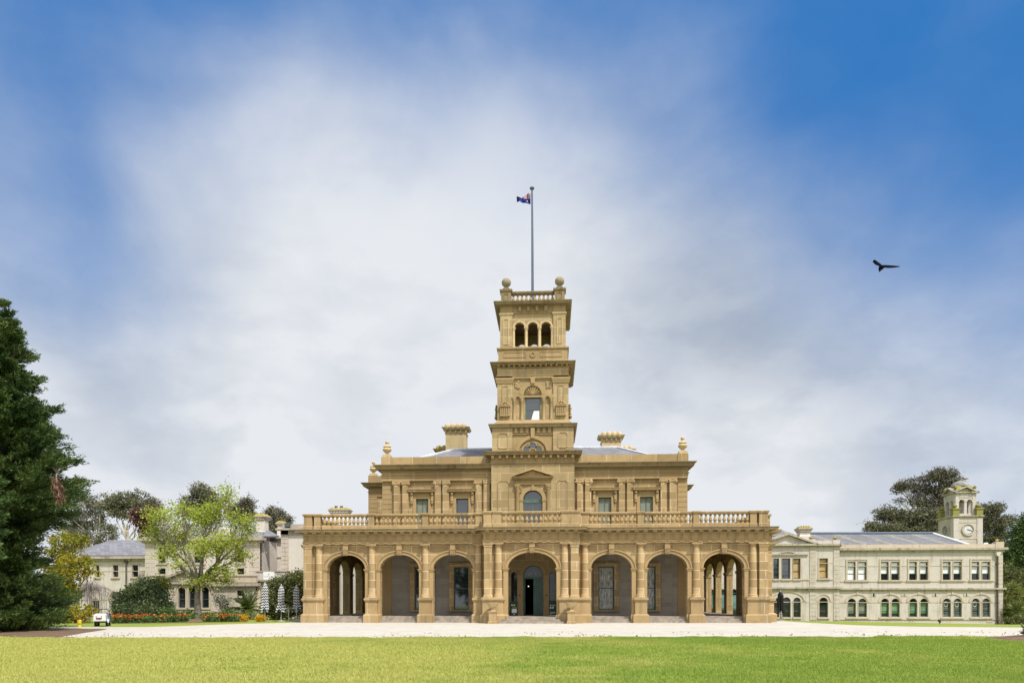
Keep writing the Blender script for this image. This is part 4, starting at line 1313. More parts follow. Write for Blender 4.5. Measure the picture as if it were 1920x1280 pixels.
fl.rotation_euler = (0, R(0), R(-14))
tag(fl, 'small blue ensign with a union canton blowing from the flagpole top', 'flag')

# ------------------------------------------------------------------ urns, sign boards and the lamp at the front door
def urn(x, label):
    u = tag(empty('garden_urn', (x, -1.75, 0)), label, 'urn', 'stone urns beside the front steps')
    MB().stack(-.24, .24, -.24, .24, [(0, .06), (.12, .06), (.16, 0), (.70, 0), (.74, .05), (.80, .05)]).build('pedestal', M['sand_trim'], u)
    MB().lathe([(.19, .80), (.19, .84), (.09, .90), (.07, .96), (.11, 1.0), (.24, 1.06), (.32, 1.16), (.35, 1.27), (.37, 1.31), (.40, 1.33), (.40, 1.36), (.33, 1.36), (.30, 1.28)], n=24).build('bowl', M['sand_pale'], u)
    return u
urn(-2.48, 'weathered stone urn on a pedestal, nearer the sign board with white notices')
urn(2.58, 'weathered stone urn on a pedestal, nearer the sign board with a white heading')

sb = tag(empty('sign_board', (-1.31, 2.0, FL)), 'dark green notice board with white notices leaning by the left sidelight', 'sign')
b = MB(); b.poly([(-.27, .0), (-.27, .92), (-.2, 1.04), (.2, 1.04), (.27, .92), (.27, 0)], -.03, .03); b.box(-.25, .25, .03, .25, 0, .05); b.build('board', M['board_green'], sb)
b = MB(); b.box(-.14, .20, -.04, -.031, .20, .48); b.build('notice', M['white'], sb)
b = MB(); b.box(-.14, .20, -.04, -.031, .49, .64); b.build('notice', M['shrub_y'], sb)
b = MB(); b.ball((-.13, -.035, .74), .055, .01, .055, 10, 6); b.ball((.03, -.035, .74), .055, .01, .055, 10, 6); b.ball((.02, -.035, .09), .07, .008, .03, 10, 6); b.build('emblem', M['white'], sb)
sb = tag(empty('sign_board', (1.42, 2.0, FL)), 'dark green notice board with a white heading leaning by the right sidelight', 'sign')
b = MB(); b.box(-.26, .24, -.03, .03, .03, 1.06); b.box(-.22, .2, .03, .25, 0, .05); b.build('board', M['board_green'], sb)
b = MB(); b.box(-.26, .24, -.035, .035, 0, .035); b.build('base_rail', M['white'], sb)
text_mesh('Enter', .17, 'heading', M['white'], sb, (-.21, -.036, .68), 'LEFT')
b = MB(); b.ball((-.16, -.035, .56), .055, .01, .055, 10, 6); b.ball((0, -.035, .56), .055, .01, .055, 10, 6); b.build('emblem', M['white'], sb)
b = MB()
for k, w_ in enumerate((.40, .34, .10)): b.box(-.21, -.21 + w_, -.036, -.031, .24 - .07 * k, .265 - .07 * k)
b.build('small_print', M['white'], sb)
lampm, lt_, lb = new('lamp_globe', 0.5)
lb.inputs['Emission Color'].default_value = (1, .86, .62, 1)
lb.inputs['Emission Strength'].default_value = 1.2
hl = tag(empty('hall_lamp', (-.42, 6.2, 2.55)), 'small lit globe lamp hanging in the dark hall behind the open door', 'lamp')
MB().ball((0, 0, 0), .045, n=14, m=10).build('globe', lampm, hl)
MB().tube((0, 0, .07), (0, 0, 2.72), .008, .008, 5).build('cord', M['black'], hl)

# ------------------------------------------------------------------ cream wings
def op(p0, p1, pb, pt, Y, arch=False):
    x0, zb = at(p0, pb, Y); x1, zt = at(p1, pt, Y)
    h = (x1 - x0) / 2
    return ((x0 + x1) / 2, h, zb, zt - (h if arch else 0), h if arch else 0)
def X(px, Y): return at(px, 1122, Y)[0]
def Zp(py, Y): return at(960, py, Y)[1]
def block(root, p0, p1, ptop, Y, depth, m, ops=(), name='wall', zb=-1.3):
    x0, x1, z1 = X(p0, Y), X(p1, Y), Zp(ptop, Y)
    b = MB()
    rows = []
    for o in sorted(ops, key=lambda o: o[2]):      # one band of wall per storey
        if rows and o[2] < max(q[3] + q[4] for q in rows[-1]): rows[-1].append(o)
        else: rows.append([o])
    cuts = [zb] + [(max(q[3] + q[4] for q in rows[i]) + min(q[2] for q in rows[i + 1])) / 2 for i in range(len(rows) - 1)] + [z1]
    for i in range(len(cuts) - 1): b.archwall(x0, x1, cuts[i], cuts[i + 1], Y, Y + .3, rows[i] if rows else [], 12)
    b.box(x0, x1, Y + .3, Y + depth, zb, z1)
    return b.build(name, m, root)
def course(b, p0, p1, pt, pb, Y, proj, depth=.3, ends=True):
    b.box(X(p0, Y) - (proj if ends else 0), X(p1, Y) + (proj if ends else 0), Y - proj, Y + depth, Zp(pb, Y), Zp(pt, Y))
def quoin(b, p0, p1, pt, pb, Y, step=.38):
    z, zt = Zp(pb, Y), Zp(pt, Y)
    x0, x1 = X(p0, Y), X(p1, Y)
    while z < zt - .05:
        b.box(x0, x1, Y - .05, Y + .3, z + .012, min(z + step - .012, zt)); z += step
    b.box(x0 + .02, x1 - .02, Y - .02, Y + .3, Zp(pb, Y), zt)
def roof_poly(root, pts, m, name='roof'):
    """slate slope given as (px, py, Y) corners"""
    v = []
    for px, py, Y in pts:
        x, z = at(px, py, Y); v.append((x, Y, z))
    n = len(v)
    b = MB().add(v + [(x, y + .05, z - .12) for x, y, z in v], [tuple(range(n)), tuple(range(2 * n - 1, n - 1, -1))] + [(i, (i + 1) % n, n + (i + 1) % n, n + i) for i in range(n)])
    return b.build(name, m, root, smooth=False), v
def surround(b, o, Y, wd=.12, pr=.05, sill=True):
    cx, h, zb, zs, ri = o
    b.ring(arch_pts(cx, h + wd, zb, zs + (wd if ri <= 0 else 0), ri + wd if ri > 0 else 0), arch_pts(cx, h, zb, zs, ri), Y - pr, Y + .02, closed=False)
    if sill: b.box(cx - h - wd - .05, cx + h + wd + .05, Y - .12, Y + .02, zb - .14, zb)

lw = tag(empty('cream_wing'), 'cream stone wing with slate roofs and pedimented porch, partly behind the lime green tree', 'building')
# west end with the plain slate roof
YA = 17.0
opsA = [op(212, 222.5, 1080, 1058, YA), op(248.5, 259.5, 1080, 1058, YA), op(180, 187, 1080, 1058, YA), op(208, 220, 1150, 1107, YA, True), op(173, 187, 1150, 1120, YA, True)]
block(lw, 150, 274, 1046, YA, 9, M['stucco'], opsA)
b = MB()
course(b, 150, 273, 1039, 1044, YA, .42); course(b, 150, 273, 1044, 1048, YA, .22)
b.build('cornice', M['stucco_trim'], lw)
b = MB()
course(b, 150, 273, 1067, 1068, YA, .03)
for o in opsA: surround(b, o, YA)
course(b, 150, 273, 1122, 1124, YA, .03)
b.build('window_dressing', M['stucco_sill'], lw)
for o in opsA: window(lw, *o, YA + .15, M['wood_sash'], M['glass'], 'sash', M['shrub_y'] if False else None)
roof_poly(lw, [(150, 1039.5, YA - .3), (276, 1039.5, YA - .3), (276, 1011, YA + 5.5), (207, 1011, YA + 5.5)], M['slate'])
roof_poly(lw, [(150, 1039.5, YA - .3), (207, 1011, YA + 5.5), (150, 1030, YA + 9)], M['slate'])
b = MB(); x, z = at(238, 1050, YA); x2, z2 = at(238, 1165, YA)
b.tube((x, YA - .1, z), (x, YA - .1, z2), .07, .07, 8); b.frust(x - .08, x + .08, YA - .2, YA - .02, z - .25, x - .2, x + .2, YA - .3, YA - .02, z + .05)
b.build('downpipe', M['pipe'], lw)
# taller middle part
YB = 15.0
opsB = [op(297, 311, 1054, 1025, YB), op(364, 383, 1054, 1025, YB), op(444.5, 458, 1053, 1023, YB), op(297, 311, 1075, 1064, YB), op(444.5, 458, 1075.5, 1064, YB), op(364, 383, 1075, 1064, YB)]
block(lw, 272.5, 488, 1008, YB, 9, M['stucco'], opsB)
for pa, pb_ in ((272.5, 290), (468, 488)): b = MB(); quoin(b, pa, pb_, 1010, 1085, YB); b.build('quoins', M['stucco_ash'], lw)
b = MB()
course(b, 272.5, 488, 1005, 1010, YB, .45); course(b, 272.5, 488, 1010, 1014, YB, .22); course(b, 272.5, 488, 1002, 1005, YB, .2)
course(b, 272.5, 488, 1076, 1078.5, YB, .1)
b.build('cornice', M['stucco_trim'], lw)
b = MB()
for o in opsB: surround(b, o, YB)
course(b, 290, 468, 1037, 1038.2, YB, .03, ends=False)
b.build('window_dressing', M['stucco_sill'], lw)
for o in opsB: window(lw, *o, YB + .15, M['green'], M['glass'], 'sash')
roof_poly(lw, [(280, 1004, YB + .3), (520, 1004, YB + .3), (478, 981, YB + 5), (320, 981, YB + 5)], M['slate'])
roof_poly(lw, [(482, 1004, YB + .2), (523, 1003, YB + 3), (490, 985, YB + 6), (480, 985, YB + 6)], M['slate'])
b = MB()   # dormer gable
x0, z0 = at(303, 1004, YB + .6); x1, _ = at(345, 1004, YB + .6); xm, zm = at(324, 978, YB + .6)
b.poly([(x0, z0), (x1, z0), (xm, zm)], YB + .6, YB + 3)
x0, z0 = at(392, 1004, YB + .6); x1, _ = at(436, 1004, YB + .6); xm, zm = at(414, 985, YB + .6)
b.poly([(x0, z0), (x1, z0), (xm, zm)], YB + .6, YB + 3)
b.build('gable', M['stucco'], lw)
def wchim(p0, p1, pt, pb, Y, root=lw):
    x0, x1 = X(p0, Y), X(p1, Y)
    zt, zb = Zp(pt, Y), Zp(pb, Y)
    b = MB(); b.box(x0, x1, Y, Y + .9, zb, zt - .7); b.stack(x0, x1, Y, Y + .9, [(zb, .08), (zb + .9, .08), (zb + 1.0, 0), (zb + 1.001, 0)])
    o = b.build('chimney', M['stucco_white'], root)
    b = MB(); b.stack(x0, x1, Y, Y + .9, [(zt - .72, 0), (zt - .60, .08), (zt - .52, .10), (zt - .38, .22), (zt - .32, .22)])
    for i in range(6): b.box(x0 + (x1 - x0) * i / 6 + .03, x0 + (x1 - x0) * (i + 1) / 6 - .03, Y - .12, Y, zt - .66, zt - .5)
    b.build('chimney_cap', M['stucco_trim'], o)
    b = MB()
    n = 4
    for i in range(n): b.ball((x0 + (x1 - x0) * (i + .5) / n, Y + .1, zt - .30), (x1 - x0) / n * .58, .3, .26, 10, 6); b.ball((x0 + (x1 - x0) * (i + .5) / n, Y + .8, zt - .30), (x1 - x0) / n * .58, .3, .26, 10, 6)
    b.frust(x0 - .2, x1 + .2, Y - .2, Y + 1.1, zt - .32, x0, x1, Y, Y + .9, zt - .12)
    b.build('shell_cresting', M['lichen'], o)
    return o
wchim(480, 496.5, 957, 1012, YB + 2.0)
wchim(521.5, 530, 971, 1003, 24.0)
# pedimented ground-floor front
YP = 11.0
opsP = [op(334, 348, 1138, 1099, YP, True), op(354, 372, 1138, 1096, YP, True), op(378, 392, 1138, 1099, YP, True), op(444.5, 458, 1116, 1105.5, YP)]
block(lw, 303, 480, 1090, YP, 3.9, M['stucco_ash'], opsP)
b = MB()
x0, z0 = at(303, 1089, YP); x1, _ = at(402, 1089, YP); xm, zm = at(353, 1069, YP)
b.poly([(x0, z0), (x1, z0), (xm, zm)], YP + .1, YP + 3.9)
b.build('pediment', M['stucco'], lw)
b = MB()
for sx, xe in ((-1, x0 - .3), (1, x1 + .3)):
    b.hexa([(xe, YP - .3, z0 - .05), (xe, YP + 3.9, z0 - .05), (xe, YP + 3.9, z0 + .15), (xe, YP - .3, z0 + .15)], [(xm, YP - .3, zm), (xm, YP + 3.9, zm), (xm, YP + 3.9, zm + .22), (xm, YP - .3, zm + .22)])
course(b, 303, 402, 1089, 1093, YP, .25)
course(b, 402, 480, 1091, 1097, YP, .3)
b.build('cornice', M['stucco_trim'], lw)
b = MB(); course(b, 402, 480, 1077, 1091, YP, .0, .3, False); course(b, 402, 480, 1076, 1078, YP, .06, .34); course(b, 303, 480, 1144, 1147, YP, .08)
for o in opsP: surround(b, o, YP, .10, .05)
b.ring(arch_pts(X(363, YP), 1.75, Zp(1112, YP), Zp(1112, YP), 1.35, 20)[1:-1], arch_pts(X(363, YP), 1.58, Zp(1112, YP), Zp(1112, YP), 1.2, 20)[1:-1], YP - .07, YP, closed=False)
b.build('parapet', M['stucco_sill'], lw)
for pa, pb_ in ((305, 315), (470, 480)): b = MB(); quoin(b, pa, pb_, 1095, 1150, YP); b.build('quoins', M['stucco_ash'], lw)
for o in opsP: window(lw, *o, YP + .15, M['wood_sash'], M['glass'], 'sash')
# recessed link and the entrance porch with its parapet
YC = 19.0
block(lw, 478, 545, 1008, YC, 5, M['stucco_white'])
b = MB(); course(b, 478, 545, 1003, 1007, YC, .4); course(b, 478, 545, 1007, 1010, YC, .2); course(b, 478, 545, 1041, 1043, YC, .08); b.build('cornice', M['stucco_trim'], lw)
b = MB(); x0, z0 = at(488, 1066, YC); x1, z1 = at(495, 1062, YC); b.box(x0, x1, YC - .04, YC + .1, z0, z1); b.build('vent_opening', M['void'], lw)
YE = 11.6
block(lw, 480, 540, 1086, YE, 3, M['stucco_ash'], [op(491, 530, 1162, 1098, YE)], 'porch_wall')
b = MB(); course(b, 480, 540, 1084.5, 1088, YE, .3); course(b, 480, 540, 1068, 1070, YE, .1); b.build('porch_cornice', M['stucco_trim'], lw)
b = MB(); course(b, 480, 540, 1070, 1084.5, YE, .04); b.build('porch_parapet', M['stucco'], lw)
b = MB(); x0 = X(484, YE); b.lathe([(.3, -.3), (.3, .3), (.24, .4), (.22, Zp(1103, YE)), (.3, Zp(1101, YE)), (.32, Zp(1097, YE))], x0 + .05, YE - .2, 16); b.build('porch_column', M['stucco_sill'], lw)
b = MB()
xa, xb = X(465, 9.0), X(480, 9.0)
b.hexa([(xa, 8.6, -.1), (xb, 8.6, -.1), (xb, 8.6, 2.05), (xa, 8.6, .85)], [(xa, 9.2, -.1), (xb, 9.2, -.1), (xb, 9.2, 2.05), (xa, 9.2, .85)])
b.box(xa - .35, xa + .2, 8.5, 9.3, -.1, 1.0); b.box(xa - .4, xa + .25, 8.45, 9.35, 1.0, 1.1)
b.hexa([(xa - .05, 8.5, .88), (xb + .05, 8.5, 2.08), (xb + .05, 8.5, 2.22), (xa - .05, 8.5, 1.0)], [(xa - .05, 9.3, .88), (xb + .05, 9.3, 2.08), (xb + .05, 9.3, 2.22), (xa - .05, 9.3, 1.0)])
b.build('stair_wall', M['stucco_ash'], lw)
# tall plain block next to the mansion
YD = 14.2
block(lw, 527.5, 590, 988, YD, 8, M['stucco_white'])
b = MB(); quoin(b, 527.5, 541, 990, 1130, YD); b.build('quoins', M['stucco_ash'], lw)
b = MB(); course(b, 527.5, 590, 987.5, 991, YD, .4); course(b, 527.5, 590, 991, 1000, YD, .05); course(b, 527.5, 590, 979, 987.5, YD, -.05); b.build('cornice', M['stucco_trim'], lw)
b = MB(); x, z = at(541, 984, YD); b.hexa([(x - .22, YD - .35, z - .15), (x + .22, YD - .35, z - .15), (x + .22, YD - .30, z + .2), (x - .22, YD - .30, z + .2)], [(x - .22, YD - .1, z - .2), (x + .22, YD - .1, z - .2), (x + .22, YD - .05, z + .2), (x - .22, YD - .05, z + .2)]); b.build('floodlight', M['wood_sash'], lw)
o = wchim(619, 653, 947, 985, 30.0)
b = MB()
for px in (628, 638): x, z = at(px, 951, 30); b.lathe([(.19, z - .1), (.17, z + .1), (.18, z + .22), (.2, z + .24)], x, 30.5, 12)
b.build('chimney_pot', M['pipe'], o)
block(lw, 545, 660, 1008, 27, 8, M['stucco_white'], name='rear_wall')

sg = tag(empty('wall_sign', (X(505, YE), YE - .10, Zp(1077.3, YE))), 'white rectangular sign with faint grey lettering on the porch parapet', 'sign')
b = MB(); b.box(-.48, .48, -.03, .03, -.33, .33); b.build('panel', M['white'], sg)
greym = plain('sign_grey', (0.42, 0.44, 0.46), 0.6)
b = MB(); b.lathe([(.06, 0), (.06, .006)], n=14)
b = MB(T=lambda x, y, z: (x, -.036 + y, z + .10)); b.poly([(.055 * math.cos(k * .449), .065 * math.sin(k * .449)) for k in range(14)], 0, .004); b.build('emblem', greym, sg)
b = MB()
for x0, x1 in ((-.40, -.27), (-.25, -.20), (-.17, -.05), (-.03, .10), (.12, .24), (.27, .40)): b.box(x0, x1, -.036, -.031, -.11, -.05)
b.build('lettering', greym, sg)

# right wing
rw = tag(empty('cream_wing'), 'two storey cream stone wing with paired windows to the right of the mansion', 'building')
YR = 18.6
YF = 19.2
opsE = [op(1450, 1460.5, 1085, 1047, YR), op(1466, 1481.5, 1085, 1047, YR), op(1487, 1500.5, 1085, 1047, YR), op(1536, 1552, 1084, 1047, YR),
        op(1450, 1461, 1157, 1121, YR, True), op(1467, 1482, 1157, 1119.5, YR, True), op(1487.5, 1501, 1157, 1120, YR, True), op(1536, 1552, 1157, 1120, YR, True)]
opsG = [op(1327, 1340, 1157, 1104, YR, True), op(1347, 1361, 1157, 1104, YR, True), op(1368, 1384, 1157, 1104, YR, True), op(1390, 1404, 1157, 1104, YR, True)]
block(rw, 1300, 1574, 1026, YR, 9, M['stucco'], opsE + opsG)
for o in opsG: window(rw, *o, YR + .14, M['green'], M['glass'], 'annex', M['blindt'], (.30, .95))
for pa, pb_ in ((1518, 1530), (1562.5, 1574)): b = MB(); quoin(b, pa, pb_, 1027, 1162, YR); b.build('quoins', M['stucco_ash'], rw)
b = MB()
course(b, 1300, 1574, 1022, 1025.5, YR, .3); course(b, 1300, 1574, 1025.5, 1028, YR, .12)
course(b, 1425, 1574, 1101, 1104, YR, .25); course(b, 1425, 1574, 1104, 1108, YR, .08)
course(b, 1425, 1512, 1040, 1042.5, YR, .15)
b.ring(arch_pts(X(1476, YR), .75, Zp(1041, YR), Zp(1041, YR), .3)[1:-1], arch_pts(X(1476, YR), .63, Zp(1041, YR), Zp(1041, YR), .2)[1:-1], YR - .12, YR, closed=False)
b.build('cornice', M['stucco_trim'], rw)
b = MB()
for k, o in enumerate(opsE): surround(b, o, YR, .10 if k in (3, 7) else .03, .05, True)
course(b, 1425, 1518, 1086.5, 1088.5, YR, .06, ends=False); course(b, 1530, 1562, 1086.5, 1088.5, YR, .06, ends=False)
course(b, 1425, 1574, 1128, 1129, YR, .025, ends=False)
course(b, 1530, 1562, 1057, 1058, YR, .025, ends=False)
xc = X(1476, YR); zs = Zp(1126, YR)
b.ring(arch_pts(xc, 1.62, zs, zs, .92, 20)[1:-1], arch_pts(xc, 1.46, zs, zs, .78, 20)[1:-1], YR - .06, YR, closed=False)
b.ring(arch_pts(X(1544, YR), .68, zs, zs, .66, 20)[1:-1], arch_pts(X(1544, YR), .56, zs, zs, .54, 20)[1:-1], YR - .06, YR, closed=False)
b.build('window_dressing', M['stucco_sill'], rw)
for k, o in enumerate(opsE):
    bl = {2: M['blindo'], 3: M['blindo'], 0: None}.get(k)
    window(rw, *o, YR + .14, M['wood_sash'], M['glass_sky'] if k < 4 else M['glass'], 'annex', bl, (0, 1))
b = MB()
x0, z0 = at(1427, 1022, YR); x1, _ = at(1527, 1022, YR); xm, zm = at(1477, 1003, YR)
b.poly([(x0, z0), (x1, z0), (xm, zm)], YR, YR + 6)
b.build('pediment', M['stucco'], rw)
b = MB()
for xe in (x0 - .2, x1 + .2):
    b.hexa([(xe, YR - .3, z0 + .0), (xe, YR + 6, z0 + .0), (xe, YR + 6, z0 + .16), (xe, YR - .3, z0 + .16)], [(xm, YR - .3, zm), (xm, YR + 6, zm), (xm, YR + 6, zm + .18), (xm, YR - .3, zm + .18)])
b.build('raking_cornice', M['stucco_trim'], rw)
b = MB(); course(b, 1527, 1574, 1016, 1022, YR, .0); course(b, 1562.5, 1574, 1015, 1022, YR, .04); course(b, 1517, 1528, 1014, 1022, YR, .04); b.build('parapet', M['stucco'], rw)
for px, py in ((1522, 1014), (1567.5, 1014.5)):
    x, z = at(px, py, YR)
    q = MB(); q.lathe([(.16, 0), (.16, .06), (.06, .12), (.18, .24), (.2, .32), (.12, .4), (.05, .44), (.03, .5)], n=12); q.box(-.16, .16, -.16, .16, -.1, .02)
    q = q.build('urn_finial', M['lichen'], rw); q.location = (x, YR + .2, z)
wchim(1500.5, 1519, 987.5, 1025, YR + 2.5, rw)

PAIRS = [((1589, 1604), (1609, 1624.5)), ((1651.5, 1666), (1671, 1686)), ((1704.5, 1719), (1724.8, 1739.5)), ((1767.5, 1782), (1787.5, 1802.5)), ((1821.5, 1836), (1841.3, 1856))]
up, lo = [], []
for pr in PAIRS:
    for p0, p1 in pr:
        up.append(op(p0, p1, 1088.5, 1053.5, YF)); lo.append(op(p0 + .5, p1 + .5, 1156.5, 1122, YF, True))
block(rw, 1574, 1868, 1030, YF, 9, M['stucco'], up + lo)
b = MB(); b.box(X(1868, YF), X(1880, YF), YF + .0, YF + 9, -1.6, Zp(1030, YF)); b.box(X(1574, YF), X(1868, YF), YF + .05, YF + 8.9, -1.8, -1.25); b.build('end_wall', M['stucco'], rw)
b = MB(); quoin(b, 1868, 1880, 1032, 1172, YF); b.build('quoins', M['stucco_ash'], rw)
b = MB()
course(b, 1574, 1880, 1030.5, 1034.5, YF, .32); course(b, 1574, 1880, 1034.5, 1038, YF, .12)
course(b, 1574, 1880, 1103, 1106, YF, .22); course(b, 1574, 1880, 1106, 1109, YF, .07)
b.build('cornice', M['stucco_trim'], rw)
b = MB(); course(b, 1574, 1880, 1024, 1030.5, YF, .05); course(b, 1868, 1880, 1020, 1031, YF, .08); b.build('parapet', M['stucco_sill'], rw)
b = MB()
for o in up + lo: surround(b, o, YF, .04, .04, False)
for pr in PAIRS:
    x0, x1 = X(pr[0][0] - 3, YF), X(pr[1][1] + 3, YF)
    b.ring([(x0, Zp(1089, YF)), (x0, Zp(1050, YF)), (x1, Zp(1050, YF)), (x1, Zp(1089, YF))], [(x0 + .12, Zp(1089, YF)), (x0 + .12, Zp(1052, YF)), (x1 - .12, Zp(1052, YF)), (x1 - .12, Zp(1089, YF))], YF - .06, YF, closed=False)
    b.box(x0 - .1, x1 + .1, YF - .12, YF, Zp(1091, YF), Zp(1088.5, YF)); b.box(x0 - .05, x1 + .05, YF - .12, YF, Zp(1159, YF), Zp(1156.5, YF))
    c = (x0 + x1) / 2; h = (x1 - x0) / 2; zs = Zp(1129, YF)
    b.ring(arch_pts(c, h + .10, zs, zs, .86, 20)[1:-1], arch_pts(c, h - .06, zs, zs, .70, 20)[1:-1], YF - .06, YF, closed=False)
    b.box(c - .07, c + .07, YF - .1, YF, zs + .7, zs + .92)
    for e in (-1, 1): b.box(c + e * (h + .42) - .15, c + e * (h + .42) + .15, YF - .03, YF, Zp(1118.5, YF), Zp(1113.5, YF))
course(b, 1574, 1868, 1090.5, 1091.7, YF, .05, ends=False); course(b, 1574, 1868, 1159, 1161, YF, .06, ends=False)
course(b, 1574, 1868, 1062.6, 1063.6, YF, .025, ends=False); course(b, 1574, 1868, 1129, 1130, YF, .025, ends=False)
x, z = at(1855, 1165, YF); b.box(x - .25, x + .25, YF - .03, YF, z - .12, z + .12)
b.build('window_dressing', M['stucco_sill'], rw)
for k, o in enumerate(up):
    full = k < 2
    window(rw, *o, YF + .14, M['wood_sash'], M['glass'], 'annex', M['blindw'], (0 if full else .34, 1))
for k, o in enumerate(lo):
    window(rw, *o, YF + .14, M['green'], M['glass'], 'annex', M['blindg'] if k in (2, 3, 4, 5) else (M['shutter'] if k < 2 else None), (.22, .95))
    q = MB()
    cx, h, zb, zs, ri = o
    if k >= 6:
        for z_ in np.arange(zb + .1, zs + .1, .13): q.box(cx - h + .08, cx + h - .08, YF + .15, YF + .17, z_, z_ + .02)
        n = 14
        if k != 9: q.ring([(cx + .2 * math.cos(2 * math.pi * i / n), zs - .2 + .26 * math.sin(2 * math.pi * i / n)) for i in range(n)], [(cx + .13 * math.cos(2 * math.pi * i / n), zs - .2 + .18 * math.sin(2 * math.pi * i / n)) for i in range(n)], YF + .14, YF + .17)
        q.build('window_bars', M['gilt'], rw)
b = MB(); x, z = at(1869, 1040, YF)
b.tube((x, YF - .12, z), (x, YF - .12, -1.1), .075, .075, 8)
for py in (1060, 1096, 1130): b.box(x - .12, x + .12, YF - .16, YF, Zp(py, YF) - .05, Zp(py, YF) + .05)
b.build('downpipe', M['pipe'], rw)
b = MB(); b.frust(x - .1, x + .1, YF - .25, YF - .02, z - .15, x - .22, x + .22, YF - .35, YF - .02, z + .2); b.build('rainwater_head', M['white'], rw)
for px in (1848, 1865): x, z = at(px, 1020.5, YF + .5); b = MB(); b.box(x - .17, x + .17, YF + .4, YF + .6, z - .12, z + .12); b.box(x - .03, x + .03, YF + .48, YF + .52, z - .4, z - .1); b.build('floodlight', M['white'], rw)
x, z = at(1872, 1019, YF); q = MB(); q.box(-.18, .18, -.18, .18, -.25, 0); q.lathe([(.12, 0), (.05, .1), (.15, .22), (.13, .32), (.04, .42)], n=10); q = q.build('urn_finial', M['lichen'], rw); q.location = (x, YF + .2, z)
o, v = roof_poly(rw, [(1510, 1024.5, YF + .3), (1822, 1024.5, YF + .3), (1750, 1001.5, YF + 5.5), (1510, 1001.5, YF + 5.5)], M['slate_old'])
f = MB(); f.tube((v[1][0], v[1][1], v[1][2] + .05), (v[2][0], v[2][1], v[2][2] + .05), .14, .14, 6); f.build('hip_flashing', M['white'], o)
f = MB(); f.tube((v[3][0], v[3][1], v[3][2] + .06), (v[2][0], v[2][1], v[2][2] + .06), .15, .15, 6); f.build('ridge', M['pole'], o)
roof_poly(rw, [(1822, 1024.5, YF + .3), (1822, 1020, YF + 9), (1750, 1001.5, YF + 5.5)], M['slate_old'])
for px in (1528.5, 1579, 1631, 1686, 1737): x, z = at(px, 1001, YF + 5.5); q = MB(); q.lathe([(.16, -.15), (.16, .22), (.3, .25), (.3, .29), (.05, .45)], x, YF + 5.5, 12); q.build('roof_vent', M['stucco_white'], rw)
roof_poly(rw, [(1425, 1005, YR + 4), (1500, 1005, YR + 4), (1450, 988, YR + 8), (1425, 988, YR + 8)], M['slate_old'])

# ------------------------------------------------------------------ clock tower
YT = 40.0
s_ = mpp(YT)
ct = tag(empty('clock_tower', (at(1815, 1122, YT)[0], YT, 0)), 'cream stone clock tower with an arched belfry and lichened roof behind the right wing', 'clock tower')
x0, x1 = X(1788, YT) - ct.location.x, X(1842, YT) - ct.location.x
wd = x1 - x0
ZT = lambda py: Zp(py, YT)
xc = (x0 + x1) / 2
b = MB(); b.box(x0, x1, 0, wd, -1, ZT(977)); b.build('shaft', M['stucco_ash'], ct)
b = MB()
for e0, e1 in ((x0, x0 + .6), (x1 - .6, x1)):
    b.box(e0 - .02, e1 + .02, -.06, .5, 4, ZT(977))
b.box(x0 + .6, x1 - .6, -.04, .1, ZT(1014.5), ZT(1013)); b.box(x0 + .6, x1 - .6, -.04, .1, ZT(985), ZT(984)); b.box(x0 + .6, xc - .7, -.04, .1, ZT(999), ZT(998)); b.box(xc + .7, x1 - .6, -.04, .1, ZT(999), ZT(998))
b.build('pilaster', M['stucco'], ct)
b = MB(); b.stack(x0, x1, 0, wd, [(ZT(977), 0), (ZT(975.5), .1), (ZT(974), .2), (ZT(972.5), .2)]); b.build('cornice', M['stucco_trim'], ct)
cz = ZT(998)
b = MB()
n = 28
b.ring([(xc + .74 * math.cos(2 * math.pi * k / n), cz + .74 * math.sin(2 * math.pi * k / n)) for k in range(n)], [(xc + .60 * math.cos(2 * math.pi * k / n), cz + .60 * math.sin(2 * math.pi * k / n)) for k in range(n)], -.14, .0)
b.ring([(-.14 + 0 * k, 0) for k in range(3)], [(-.14, 0) for k in range(3)], 0, .01) if False else None
b.build('clock_surround', M['stucco_sill'], ct)
clk = MB().poly([(xc + .60 * math.cos(2 * math.pi * k / n), cz + .60 * math.sin(2 * math.pi * k / n)) for k in range(n)], -.05, .0).build('clock_face', M['clockface'], ct)
nb = MB()
for k in range(12):
    t = 2 * math.pi * k / 12
    c_, s2 = math.cos(t), math.sin(t)
    nb.hexa([(xc + .40 * c_ - .02 * s2, -.058, cz + .40 * s2 + .02 * c_), (xc + .40 * c_ + .02 * s2, -.058, cz + .40 * s2 - .02 * c_), (xc + .56 * c_ + .03 * s2, -.058, cz + .56 * s2 - .03 * c_), (xc + .56 * c_ - .03 * s2, -.058, cz + .56 * s2 + .03 * c_)],
            [(xc + .40 * c_ - .02 * s2, -.051, cz + .40 * s2 + .02 * c_), (xc + .40 * c_ + .02 * s2, -.051, cz + .40 * s2 - .02 * c_), (xc + .56 * c_ + .03 * s2, -.051, cz + .56 * s2 - .03 * c_), (xc + .56 * c_ - .03 * s2, -.051, cz + .56 * s2 + .03 * c_)])
nb.ring([(xc + .585 * math.cos(2 * math.pi * k / n), cz + .585 * math.sin(2 * math.pi * k / n)) for k in range(n)], [(xc + .55 * math.cos(2 * math.pi * k / n), cz + .55 * math.sin(2 * math.pi * k / n)) for k in range(n)], -.06, -.051)
nb.build('hour_marks', M['pole'], clk)
